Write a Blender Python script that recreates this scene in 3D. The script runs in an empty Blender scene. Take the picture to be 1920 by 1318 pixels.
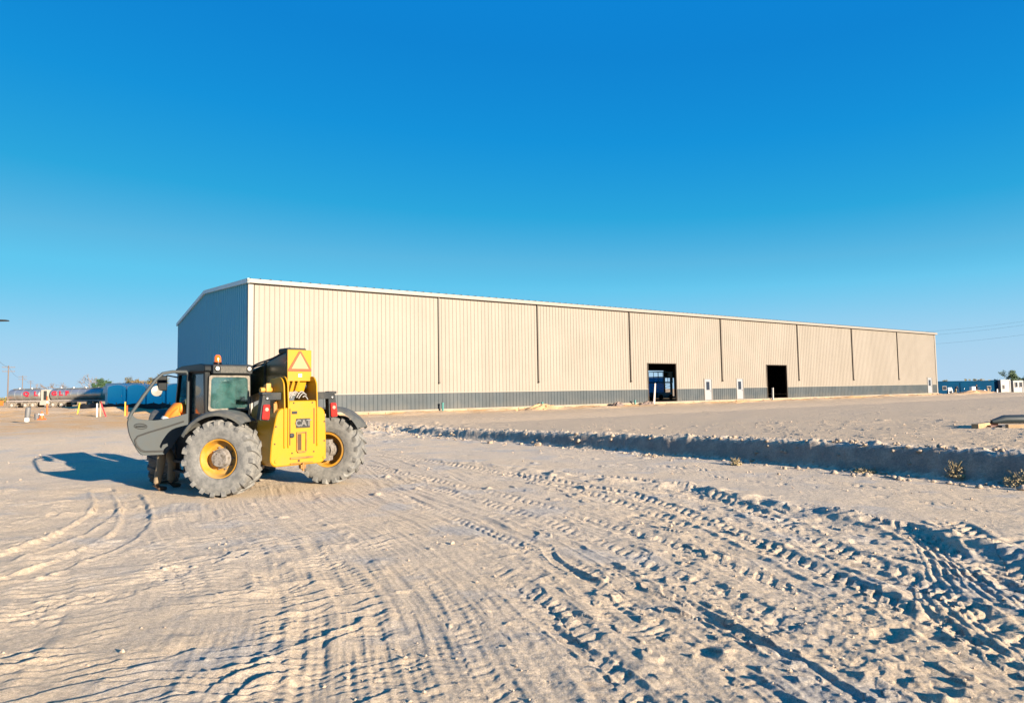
import bpy, bmesh, math, random
import numpy as np
from mathutils import Vector, Matrix
R = math.radians
random.seed(7)
scene = bpy.context.scene
COL = scene.collection

# ------------------------------------------------------------------ camera
CAMZ = 1.75
PITCH, ROLL = R(3.421), R(-0.926)
cam_data = bpy.data.cameras.new('camera')
cam_data.lens = 23.2; cam_data.sensor_width = 36.0; cam_data.sensor_fit = 'HORIZONTAL'
cam_data.clip_start = 0.05; cam_data.clip_end = 6000
cam = bpy.data.objects.new('camera', cam_data); COL.objects.link(cam)
F = Vector((0, math.cos(PITCH), math.sin(PITCH)))
U0 = Vector((0, -math.sin(PITCH), math.cos(PITCH))); R0 = Vector((1, 0, 0))
RR = R0*math.cos(ROLL) + U0*math.sin(ROLL); UU = -R0*math.sin(ROLL) + U0*math.cos(ROLL)
m = Matrix.Identity(4)
for i in range(3):
    m[i][0], m[i][1], m[i][2] = RR[i], UU[i], -F[i]
m[0][3], m[1][3], m[2][3] = 0, 0, CAMZ
cam.matrix_world = m
scene.camera = cam

# ------------------------------------------------------------------ light
SUN_AZ, SUN_EL = 132.5, 12.8          # compass azimuth from +Y, elevation
az = R(SUN_AZ)
sd = Vector((math.sin(az)*math.cos(R(SUN_EL)), math.cos(az)*math.cos(R(SUN_EL)), math.sin(R(SUN_EL))))
sun = bpy.data.lights.new('sun', 'SUN'); sun.energy = 5.0; sun.angle = R(0.5); sun.color = (1.0, 0.86, 0.67)
so = bpy.data.objects.new('sun', sun); COL.objects.link(so)
so.rotation_euler = (-sd).to_track_quat('-Z', 'Y').to_euler(); so.location = (30, -30, 30)
world = bpy.data.worlds.new('World'); scene.world = world; world.use_nodes = True
nt = world.node_tree; nt.nodes.clear()
sky = nt.nodes.new('ShaderNodeTexSky'); sky.sky_type = 'NISHITA'; sky.sun_disc = False
sky.sun_elevation = R(SUN_EL); sky.sun_rotation = R(SUN_AZ)
sky.air_density = 1.0; sky.dust_density = 0.2; sky.ozone_density = 2.0
sep = nt.nodes.new('ShaderNodeSeparateColor'); nt.links.new(sky.outputs[0], sep.inputs[0])
dv = nt.nodes.new('ShaderNodeMath'); dv.operation = 'MULTIPLY'; dv.inputs[1].default_value = 1/8.5
nt.links.new(sep.outputs[1], dv.inputs[0])
cr = nt.nodes.new('ShaderNodeValToRGB'); tcw = nt.nodes.new('ShaderNodeTexCoord'); sx = nt.nodes.new('ShaderNodeSeparateXYZ'); nt.links.new(tcw.outputs['Generated'], sx.inputs[0])
za = nt.nodes.new('ShaderNodeMath'); za.operation = 'MAXIMUM'; za.inputs[1].default_value = 0.0; nt.links.new(sx.outputs[2], za.inputs[0])
zb = nt.nodes.new('ShaderNodeMath'); zb.operation = 'ADD'; zb.inputs[1].default_value = 0.02; nt.links.new(za.outputs[0], zb.inputs[0])
zc = nt.nodes.new('ShaderNodeMath'); zc.operation = 'DIVIDE'; zc.inputs[0].default_value = 0.094; nt.links.new(zb.outputs[0], zc.inputs[1])
zd = nt.nodes.new('ShaderNodeMath'); zd.operation = 'MINIMUM'; zd.inputs[1].default_value = 1.0; nt.links.new(zc.outputs[0], zd.inputs[0])
fm = nt.nodes.new('ShaderNodeMix'); fm.data_type = 'FLOAT'; fm.inputs[0].default_value = 0.68
nt.links.new(dv.outputs[0], fm.inputs[2]); nt.links.new(zd.outputs[0], fm.inputs[3])
nt.links.new(fm.outputs[0], cr.inputs[0])     # recolours the sky deeper blue; brightened overhead, unseen, to fill the shadows
stops = [(0.10, (.003, .25, .78)), (0.16, (.004, .228, .67)), (0.195, (.005, .232, .65)), (0.25, (.008, .29, .70)), (0.34, (.026, .385, .725)), (0.44, (.105, .48, .77)), (0.53, (.12, .57, .86)), (0.95, (.17, .62, .90))]
el_ = cr.color_ramp.elements
el_[0].position, el_[0].color = stops[0][0], (*stops[0][1], 1); el_[1].position, el_[1].color = stops[-1][0], (*stops[-1][1], 1)
for p_, c_ in stops[1:-1]: e_ = el_.new(p_); e_.color = (*c_, 1)
EXPO = 1.75
bg = nt.nodes.new('ShaderNodeBackground'); bg.inputs['Strength'].default_value = 1.0/2**EXPO
wo = nt.nodes.new('ShaderNodeOutputWorld')
hz = nt.nodes.new('ShaderNodeMapRange'); hz.inputs[1].default_value = 0.17; hz.inputs[2].default_value = 0.0; hz.inputs[4].default_value = 0.85; hz.interpolation_type = 'SMOOTHSTEP'
nt.links.new(sx.outputs[2], hz.inputs[0])
hm_ = nt.nodes.new('ShaderNodeMix'); hm_.data_type = 'RGBA'; hm_.inputs['B'].default_value = (.50, .67, .85, 1)
nt.links.new(hz.outputs[0], hm_.inputs['Factor']); nt.links.new(cr.outputs[0], hm_.inputs['A'])
nt.links.new(hm_.outputs['Result'], bg.inputs['Color']); nt.links.new(bg.outputs[0], wo.inputs[0])
scene.view_settings.view_transform = 'Standard'; scene.view_settings.look = 'None'
scene.view_settings.exposure = EXPO; scene.view_settings.gamma = 1.0

# ------------------------------------------------------------------ materials
MATS = {}
def mat(name, col, rough=0.6, metal=0.0, spec=0.5, noise=None, bump=None, coat=0):
    """noise=(scale, colour2, low, high[, detail]) mixes a second colour in patches; bump=(scale, strength, dist)"""
    if name in MATS: return MATS[name]
    m = bpy.data.materials.new(name); m.use_nodes = True; n = m.node_tree; b = n.nodes['Principled BSDF']
    b.inputs['Base Color'].default_value = (*col, 1); b.inputs['Roughness'].default_value = rough
    b.inputs['Metallic'].default_value = metal; b.inputs['Specular IOR Level'].default_value = spec
    b.inputs['Coat Weight'].default_value = coat
    tc = n.nodes.new('ShaderNodeTexCoord')
    if noise:
        t = n.nodes.new('ShaderNodeTexNoise'); t.inputs['Scale'].default_value = noise[0]; t.inputs['Detail'].default_value = 8
        t.inputs['Roughness'].default_value = 0.65
        n.links.new(tc.outputs['Object'], t.inputs['Vector'])
        mr = n.nodes.new('ShaderNodeMapRange'); mr.inputs[1].default_value = noise[2]; mr.inputs[2].default_value = noise[3]
        n.links.new(t.outputs['Fac'], mr.inputs[0])
        mx = n.nodes.new('ShaderNodeMix'); mx.data_type = 'RGBA'
        mx.inputs['A'].default_value = (*col, 1); mx.inputs['B'].default_value = (*noise[1], 1)
        n.links.new(mr.outputs[0], mx.inputs['Factor']); n.links.new(mx.outputs['Result'], b.inputs['Base Color'])
    if bump:
        t2 = n.nodes.new('ShaderNodeTexNoise'); t2.inputs['Scale'].default_value = bump[0]; t2.inputs['Detail'].default_value = 6
        n.links.new(tc.outputs['Object'], t2.inputs['Vector'])
        bp = n.nodes.new('ShaderNodeBump'); bp.inputs['Strength'].default_value = bump[1]; bp.inputs['Distance'].default_value = bump[2]
        n.links.new(t2.outputs['Fac'], bp.inputs['Height']); n.links.new(bp.outputs[0], b.inputs['Normal'])
    MATS[name] = m
    return m

YEL = mat('yellow_paint', (0.33, 0.163, 0.0008), 0.42, spec=.3, noise=(4.5, (0.27, 0.150, 0.018), 0.47, 0.78), coat=0.15)
YELD = mat('dusty_yellow_paint', (0.36, 0.165, 0.006), 0.6, noise=(4, (0.32, 0.20, 0.07), 0.42, 0.7))
BLK = mat('black_paint', (0.006, 0.008, 0.010), 0.32, spec=.15, noise=(5, (0.028, 0.027, 0.024), 0.55, 0.9))
DGREY = mat('dusty_grey_steel', (0.020, 0.023, 0.026), 0.55, spec=.15, noise=(5, (0.052, 0.049, 0.043), 0.45, 0.8))
RUBBER = mat('dusty_tyre_rubber', (0.095, 0.094, 0.092), 0.9, noise=(9, (0.18, 0.172, 0.16), 0.38, 0.66), bump=(60, 0.5, 0.01))
RUBD = mat('black_rubber', (0.02, 0.02, 0.02), 0.7)
PLAST = mat('dusty_grey_plastic', (0.055, 0.058, 0.058), 0.65, spec=.2, noise=(7, (0.10, 0.095, 0.082), 0.4, 0.7))
DOORG = mat('grey_door_skin', (0.044, 0.052, 0.057), 0.55, spec=.15, noise=(7, (0.048, 0.051, 0.050), 0.4, 0.75))
HUB = mat('muddy_hub', (0.17, 0.15, 0.135), 0.9, noise=(14, (0.09, 0.075, 0.06), 0.45, 0.6), bump=(40, 0.6, 0.02))
STEEL = mat('bright_steel', (0.5, 0.5, 0.5), 0.3, metal=1.0)
WHITEP = mat('white_paint', (0.30, 0.29, 0.28), 0.5)
REDL = mat('red_lens', (0.35, 0.015, 0.01), 0.12, coat=0.6)
ORL = mat('amber_lens', (0.65, 0.10, 0.004), 0.15, coat=0.5)
LAMPG = mat('lamp_glass', (0.55, 0.52, 0.48), 0.15)
RUST = mat('rust_stained_paint', (0.26, 0.11, 0.012), 0.6, noise=(8, (0.13, 0.055, 0.015), 0.42, 0.62))
def glass(name, tint, alpha, rough=0.08):
    m = bpy.data.materials.new(name); m.use_nodes = True; n = m.node_tree; n.nodes.clear()
    o = n.nodes.new('ShaderNodeOutputMaterial'); tr = n.nodes.new('ShaderNodeBsdfTransparent'); tr.inputs[0].default_value = (*tint, 1)
    gl = n.nodes.new('ShaderNodeBsdfGlossy'); gl.inputs['Roughness'].default_value = rough; gl.inputs[0].default_value = (0.9, 0.95, 1, 1)
    df = n.nodes.new('ShaderNodeBsdfDiffuse'); df.inputs[0].default_value = (0.07, 0.125, 0.12, 1)
    fr = n.nodes.new('ShaderNodeFresnel'); fr.inputs[0].default_value = 1.9
    m1 = n.nodes.new('ShaderNodeMixShader'); m2 = n.nodes.new('ShaderNodeMixShader')
    tc = n.nodes.new('ShaderNodeTexCoord'); ns = n.nodes.new('ShaderNodeTexNoise'); ns.inputs['Scale'].default_value = 5; ns.inputs['Detail'].default_value = 6
    mr = n.nodes.new('ShaderNodeMapRange'); mr.inputs[1].default_value = 0.35; mr.inputs[2].default_value = 0.75
    mr.inputs[3].default_value = alpha*0.4; mr.inputs[4].default_value = min(1, alpha*1.9)
    n.links.new(tc.outputs['Object'], ns.inputs['Vector']); n.links.new(ns.outputs['Fac'], mr.inputs[0])
    n.links.new(mr.outputs[0], m1.inputs[0]); n.links.new(tr.outputs[0], m1.inputs[1]); n.links.new(df.outputs[0], m1.inputs[2])
    n.links.new(fr.outputs[0], m2.inputs[0]); n.links.new(m1.outputs[0], m2.inputs[1]); n.links.new(gl.outputs[0], m2.inputs[2])
    n.links.new(m2.outputs[0], o.inputs[0])
    return m
GLASS = glass('dusty_cab_glass', (0.55, 0.88, 0.86), 0.30)

# ------------------------------------------------------------------ mesh helpers
class MB:
    def __init__(s): s.v = []; s.f = []; s.mi = []; s.cur = 0; s.M = Matrix.Identity(4)
    def add(s, vs, fs):
        o = len(s.v); s.v += [tuple(s.M @ Vector(v)) for v in vs]
        s.f += [tuple(i+o for i in f) for f in fs]; s.mi += [s.cur]*len(fs)
    def box(s, x0, x1, y0, y1, z0, z1):
        vs = [(x, y, z) for z in (z0, z1) for y in (y0, y1) for x in (x0, x1)]
        s.add(vs, [(0, 2, 3, 1), (4, 5, 7, 6), (0, 1, 5, 4), (2, 6, 7, 3), (0, 4, 6, 2), (1, 3, 7, 5)]); return s
    def hexa(s, vs):   # 8 points: bottom four then top four, same winding
        s.add(vs, [(3, 2, 1, 0), (4, 5, 6, 7), (0, 1, 5, 4), (1, 2, 6, 5), (2, 3, 7, 6), (3, 0, 4, 7)]); return s
    def prism(s, pts, axis, a, b):  # polygon pts in the two other axes, extruded along axis from a to b
        n = len(pts)
        def P(p, t):
            if axis == 'x': return (t, p[0], p[1])
            if axis == 'y': return (p[0], t, p[1])
            return (p[0], p[1], t)
        vs = [P(p, a) for p in pts] + [P(p, b) for p in pts]
        s.add(vs, [tuple(range(n)), tuple(range(2*n-1, n-1, -1))] + [(i, (i+1) % n, n+(i+1) % n, n+i) for i in range(n)]); return s
    def cyl(s, p0, p1, r0, r1=None, n=16, cap=True):
        r1 = r0 if r1 is None else r1
        p0 = Vector(p0); p1 = Vector(p1); d = (p1-p0).normalized()
        a = d.orthogonal().normalized(); b = d.cross(a)
        vs = []
        for p, r in ((p0, r0), (p1, r1)):
            for i in range(n):
                t = 2*math.pi*i/n; vs.append(tuple(p+a*r*math.cos(t)+b*r*math.sin(t)))
        fs = [(i, (i+1) % n, n+(i+1) % n, n+i) for i in range(n)]
        if cap: fs += [tuple(range(n-1, -1, -1)), tuple(range(n, 2*n))]
        s.add(vs, fs); return s
    def tube(s, pts, r, n=8, cap=True):
        pts = [Vector(p) for p in pts]; vs = []; k = len(pts); a = None
        for i, p in enumerate(pts):
            d = (pts[min(i+1, k-1)]-pts[max(i-1, 0)]).normalized()
            if a is None: a = d.orthogonal().normalized()
            a = (a-d*a.dot(d)).normalized(); b = d.cross(a)
            rr = r[i] if isinstance(r, (list, tuple)) else r
            for j in range(n):
                t = 2*math.pi*j/n; vs.append(tuple(p+a*rr*math.cos(t)+b*rr*math.sin(t)))
        fs = [(i*n+j, i*n+(j+1) % n, (i+1)*n+(j+1) % n, (i+1)*n+j) for i in range(k-1) for j in range(n)]
        if cap: fs += [tuple(range(n-1, -1, -1)), tuple(range((k-1)*n, k*n))]
        s.add(vs, fs); return s
    def lathe(s, prof, n=48, axis='y', closed=False):  # prof: (radius, axial)
        vs = []
        for r, a in prof:
            for i in range(n):
                t = 2*math.pi*i/n; c, q = r*math.cos(t), r*math.sin(t)
                vs.append((c, a, q) if axis == 'y' else ((a, c, q) if axis == 'x' else (c, q, a)))
        k = len(prof); fs = []
        for i in range(k if closed else k-1):
            i2 = (i+1) % k
            fs += [(i*n+j, i*n+(j+1) % n, i2*n+(j+1) % n, i2*n+j) for j in range(n)]
        s.add(vs, fs); return s
    def build(s, name, mats, parent=None, smooth=None, bevel=None, loc=None, sub=0):
        me = bpy.data.meshes.new(name); me.from_pydata(s.v, [], s.f)
        if not isinstance(mats, (list, tuple)): mats = [mats]
        for m_ in mats: me.materials.append(m_)
        if len(mats) > 1: me.polygons.foreach_set('material_index', s.mi)
        bm = bmesh.new(); bm.from_mesh(me); bmesh.ops.recalc_face_normals(bm, faces=bm.faces); bm.to_mesh(me); bm.free()
        o = bpy.data.objects.new(name, me); COL.objects.link(o)
        if parent: o.parent = parent
        if loc: o.location = loc
        if bevel:
            md = o.modifiers.new('bevel', 'BEVEL'); md.width = bevel; md.segments = 2; md.limit_method = 'ANGLE'; md.angle_limit = R(40)
        if sub:
            md = o.modifiers.new('sub', 'SUBSURF'); md.levels = sub; md.render_levels = sub
        if smooth:
            me.polygons.foreach_set('use_smooth', [True]*len(me.polygons)); me.set_sharp_from_angle(angle=R(smooth))
        return o
def tag(o, label=None, cat=None, group=None, kind=None):
    if label: o['label'] = label
    if cat: o['category'] = cat
    if group: o['group'] = group
    if kind: o['kind'] = kind
    return o
def empty(name, loc, rz=0, label=None, cat=None, group=None, parent=None):
    o = bpy.data.objects.new(name, None); COL.objects.link(o); o.location = loc; o.rotation_euler = (0, 0, rz); o.empty_display_size = 0.3
    if parent: o.parent = parent
    return tag(o, label, cat, group)
def copy_tree(o, parent=None):
    kids = list(o.children); c = o.copy(); COL.objects.link(c); c.parent = parent
    for k in kids: copy_tree(k, c)
    return c
def rounded(pts, r, n=5):
    out = []; k = len(pts)
    for i in range(k):
        p = Vector(pts[i]); a = Vector(pts[i-1]); b = Vector(pts[(i+1) % k])
        ri = r[i] if isinstance(r, (list, tuple)) else r
        ri = min(ri, (a-p).length*0.48, (b-p).length*0.48)
        if ri < 1e-4: out.append(tuple(p)); continue
        p0 = p+(a-p).normalized()*ri; p1 = p+(b-p).normalized()*ri
        for j in range(n+1):
            t = j/n; q = p0*(1-t)**2+p*2*t*(1-t)+p1*t*t; out.append(tuple(q))
    return out
def text_mb(mb, txt, size, M, extrude=0.01, bold=0.0, sx=1.0):
    cu = bpy.data.curves.new('lettering', 'FONT'); cu.body = txt; cu.size = size; cu.extrude = extrude; cu.offset = bold
    cu.align_x = 'CENTER'; cu.align_y = 'CENTER'; cu.resolution_u = 3
    o = bpy.data.objects.new('lettering', cu); COL.objects.link(o)
    dg = bpy.context.evaluated_depsgraph_get(); me = bpy.data.meshes.new_from_object(o.evaluated_get(dg))
    old = mb.M; mb.M = M @ Matrix.Diagonal((sx, 1, 1, 1))
    mb.add([tuple(v.co) for v in me.vertices], [tuple(p.vertices) for p in me.polygons]); mb.M = old
    bpy.data.objects.remove(o); bpy.data.curves.remove(cu); bpy.data.meshes.remove(me)

# ------------------------------------------------------------------ numpy noise
rng = np.random.RandomState(3)
PERM = rng.permutation(4096); GX = np.cos(rng.rand(4096)*6.2832); GY = np.sin(np.arccos(np.clip(GX, -1, 1)))*np.where(rng.rand(4096) < .5, 1, -1)
def perlin(x, y, seed=0):
    xi = np.floor(x).astype(np.int64); yi = np.floor(y).astype(np.int64); xf = x-xi; yf = y-yi
    def g(ix, iy, fx, fy):
        h = PERM[(PERM[(ix+seed*131) & 4095]+iy) & 4095]; return GX[h]*fx+GY[h]*fy
    u = xf*xf*xf*(xf*(xf*6-15)+10); v = yf*yf*yf*(yf*(yf*6-15)+10)
    a = g(xi, yi, xf, yf); b = g(xi+1, yi, xf-1, yf); c = g(xi, yi+1, xf, yf-1); d = g(xi+1, yi+1, xf-1, yf-1)
    return (a*(1-u)+b*u)*(1-v)+(c*(1-u)+d*u)*v
def fbm(x, y, oct=4, seed=0, gain=0.5):
    s = 0; a = 1
    for i in range(oct): s = s+a*perlin(x*2**i+i*17.3, y*2**i-i*9.1, seed+i); a *= gain
    return s
def sstep(a, b, x):
    t = np.clip((x-a)/(b-a), 0, 1); return t*t*(3-2*t)

# ------------------------------------------------------------------ terrain
BC = np.array([-15.79, 39.47]); BD = np.array([0.8241, 0.5664]); BN = np.array([0.5664, -0.8241])   # warehouse corner, long direction, facade normal
BANK = np.array([(22, -8), (13, 5.9), (8.75, 11.4), (7.1, 13.6), (4.9, 16.6), (1.1, 21.3), (-3.0, 26.5), (-5.6, 30.0), (-7.6, 33.0)])
def polydist(X, Y, pts):
    """signed distance (positive on the right of the line's direction), arc length"""
    best = np.full(X.shape, 1e9); sg = np.zeros(X.shape); ss = np.zeros(X.shape); acc = 0
    for (x0, y0), (x1, y1) in zip(pts[:-1], pts[1:]):
        dx, dy = x1-x0, y1-y0; L = math.hypot(dx, dy)
        t = np.clip(((X-x0)*dx+(Y-y0)*dy)/L**2, 0, 1)
        px, py = X-x0-t*dx, Y-y0-t*dy; d = np.hypot(px, py)
        c = ((X-x0)*dy-(Y-y0)*dx)/L
        m_ = d < best; best = np.where(m_, d, best); sg = np.where(m_, np.sign(c), sg); ss = np.where(m_, acc+t*L, ss); acc += L
    return best*sg, ss
BANKLEN = float(np.sum(np.hypot(*(BANK[1:]-BANK[:-1]).T)))
def base_height(X, Y):
    X = np.asarray(X, float); Y = np.asarray(Y, float)
    df = (X-BC[0])*BN[0]+(Y-BC[1])*BN[1]
    rise = 0.36*sstep(23, 8, df)
    left = 0.34*sstep(40, 62, Y)*sstep(-16, -26, X)
    back = sstep(90, 180, Y)*sstep(-16, -26, X)
    rise = rise+left-0.7*back
    d, s = polydist(X, Y, BANK)
    wob = 0.05*perlin(X*.4, Y*.4, 5)
    ramp = (0.13+0.42*np.clip((BANKLEN-s)/24, 0, 1))*sstep(-.3, 1.5, BANKLEN-s)
    bank = ramp*sstep(-0.26, 0.12, d+wob)
    pad = bank*(1-0.28*sstep(7, 3, df))
    h = np.where(d > -2, np.maximum(rise*(1-sstep(-1, 1, d)*sstep(1, 8, BANKLEN-s)), 0)*0+np.maximum(pad, rise*(1-ramp*1.4 if False else 1)*sstep(0.0, 1.0, sstep(23, 8, df))), rise)
    # no rise on the low side close to the bank
    near = sstep(-9, -2.5, d)*sstep(0.3, -0.1, d)*sstep(3, 9, BANKLEN-s)
    h = np.where(d < 0.5, np.maximum(h*(1-near), bank), h)
    far = sstep(92, 108, Y)*sstep(20, 40, X)
    h = h*(1-far)-0.12*far
    return h
def gz(x, y): return float(base_height(np.array([x]), np.array([y]))[0])
TRACKS = [  # (points, width, depth, kind, lug pitch)
 ([(0.30,8.2),(0.41,6.93),(0.74,6.07),(0.98,5.33),(1.28,4.51),(1.50,3.77),(1.7,3.0)], .12, .022, 'rut', .16),
 ([(0.3,8.6),(0.97,6.69),(1.46,5.25),(1.69,4.54),(1.90,3.84),(2.0,3.1)], .14, .032, 'rut', .16),
 ([(-.3,6.4),(0.17,5.19),(0.52,4.41),(0.84,3.72),(1.0,3.2)], .13, .024, 'rut', .16),
 ([(-3.2,14.5),(-1.60,12.22),(-0.04,9.68),(0.89,7.75),(1.46,6.28),(1.79,5.56),(2.04,4.39),(2.14,3.75),(2.2,3)], .42, .020, 'lug', .21),
 ([(-0.27,14.43),(1.57,11.87),(2.23,10.14),(2.65,8.04),(2.84,6.58),(3.03,5.17),(2.99,3.97)], .36, .04, 'lug', .23),
 ([(1.50,13.75),(2.85,12.06),(3.40,9.58),(3.40,7.19),(3.53,5.99),(3.31,4.71),(3.22,4.26)], .45, .045, 'lug', .26),
 ([(3.86,9.76),(4.57,8.89),(4.74,7.74),(4.21,5.95),(4.04,5.31)], .34, .05, 'lug', .24),
 ([(4.79,8.19),(4.69,7.61),(4.12,6.50),(3.69,5.67)], .30, .020, 'rib', .2),
 ([(4.55,7.3),(4.35,6.90),(4.08,5.96),(3.78,5.13)], .30, .020, 'rib', .2),
 ([(3.9,6.4),(3.43,5.47),(3.24,4.72),(3.05,4.04)], .34, .022, 'rib', .2),
 ([(-4.09,19.37),(-1.29,15.59),(0.38,13.07),(1.55,10.45),(2.23,8.38)], .40, .03, 'lug', .24),
 ([(-5.6,18.6),(-2.6,14.6),(-0.5,11.6),(.9,9.2),(1.9,7.1),(2.4,5.6)], .40, .022, 'lug', .24),
 ([(-6.3,17.9),(-3.5,13.9),(-1.6,11.0),(-.3,8.5),(.6,6.4),(1.0,4.4)], .40, .014, 'fine', .10),
 ([(-4.87,6.10),(-4.78,6.94),(-4.82,8.01),(-5.21,9.14),(-6.08,10.68),(-7.29,12.50)], .34, .022, 'soft', .2),
 ([(-5.59,6.99),(-5.70,8.51),(-6.19,10.00),(-6.67,10.98),(-8.00,12.92)], .34, .022, 'soft', .2),
 ([(-4.01,5.04),(-3.92,5.71),(-3.59,5.91),(-3.39,6.66),(-3.14,7.51)], .3, .02, 'lug', .22),
 ([(-4.46,7.72),(-3.81,7.20),(-3.17,6.37),(-2.80,5.72)], .42, .012, 'lug', .13),
 ([(-4.06,10.49),(-2.40,7.71),(-1.32,5.72),(-0.85,4.51),(-0.56,3.76),(-.4,3)], .36, .012, 'fine', .09),
 ([(-4.9,10.3),(-3.2,7.8),(-2.0,5.9),(-1.4,4.5),(-1.2,3.2)], .36, .012, 'fine', .09),
 ([(-1.23,6.82),(-0.69,5.90),(-0.49,5.22),(-0.32,4.32),(-0.12,3.75),(0,3)], .38, .014, 'lug', .13),
 ([(-2.34,11.97),(-0.84,9.15),(-0.10,7.82),(0.19,6.95)], .32, .022, 'lug', .19),
 ([(-0.37,6.98),(-0.03,6.11),(0.30,5.30),(0.49,4.46),(0.61,3.72),(.7,3.0)], .34, .03, 'lug', .19),
 ([(-2.54,7.85),(-1.83,6.66),(-1.25,5.51)], .36, .010, 'fine', .11),
 ([(3.0,15.4),(5.3,12.6),(7.0,10.0),(8.4,7.2)], .40, .010, 'fine', .2),
 ([(1.8,15.9),(4.1,12.9),(5.9,10.2),(7.1,7.6)], .40, .010, 'fine', .2),
 ([(-9,11),(-6,8.6),(-4.6,6.6),(-3.6,4.9),(-3.2,3.5)], .4, .012, 'fine', .14),
 ([(5.6,8.8),(5.2,7.4),(4.5,6.0),(4.0,4.9)], .4, .05, 'lug', .24),
]
def smooth_path(pts, n=8):
    P = [np.array(p) for p in pts]; P = [2*P[0]-P[1]]+P+[2*P[-1]-P[-2]]; out = []
    for i in range(1, len(P)-2):
        for k in range(n):
            t = k/n; a, b, c, d = P[i-1], P[i], P[i+1], P[i+2]
            out.append(0.5*((2*b)+(c-a)*t+(2*a-5*b+4*c-d)*t*t+(3*b-a-3*c+d)*t**3))
    out.append(P[-2]); return np.array(out)
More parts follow.
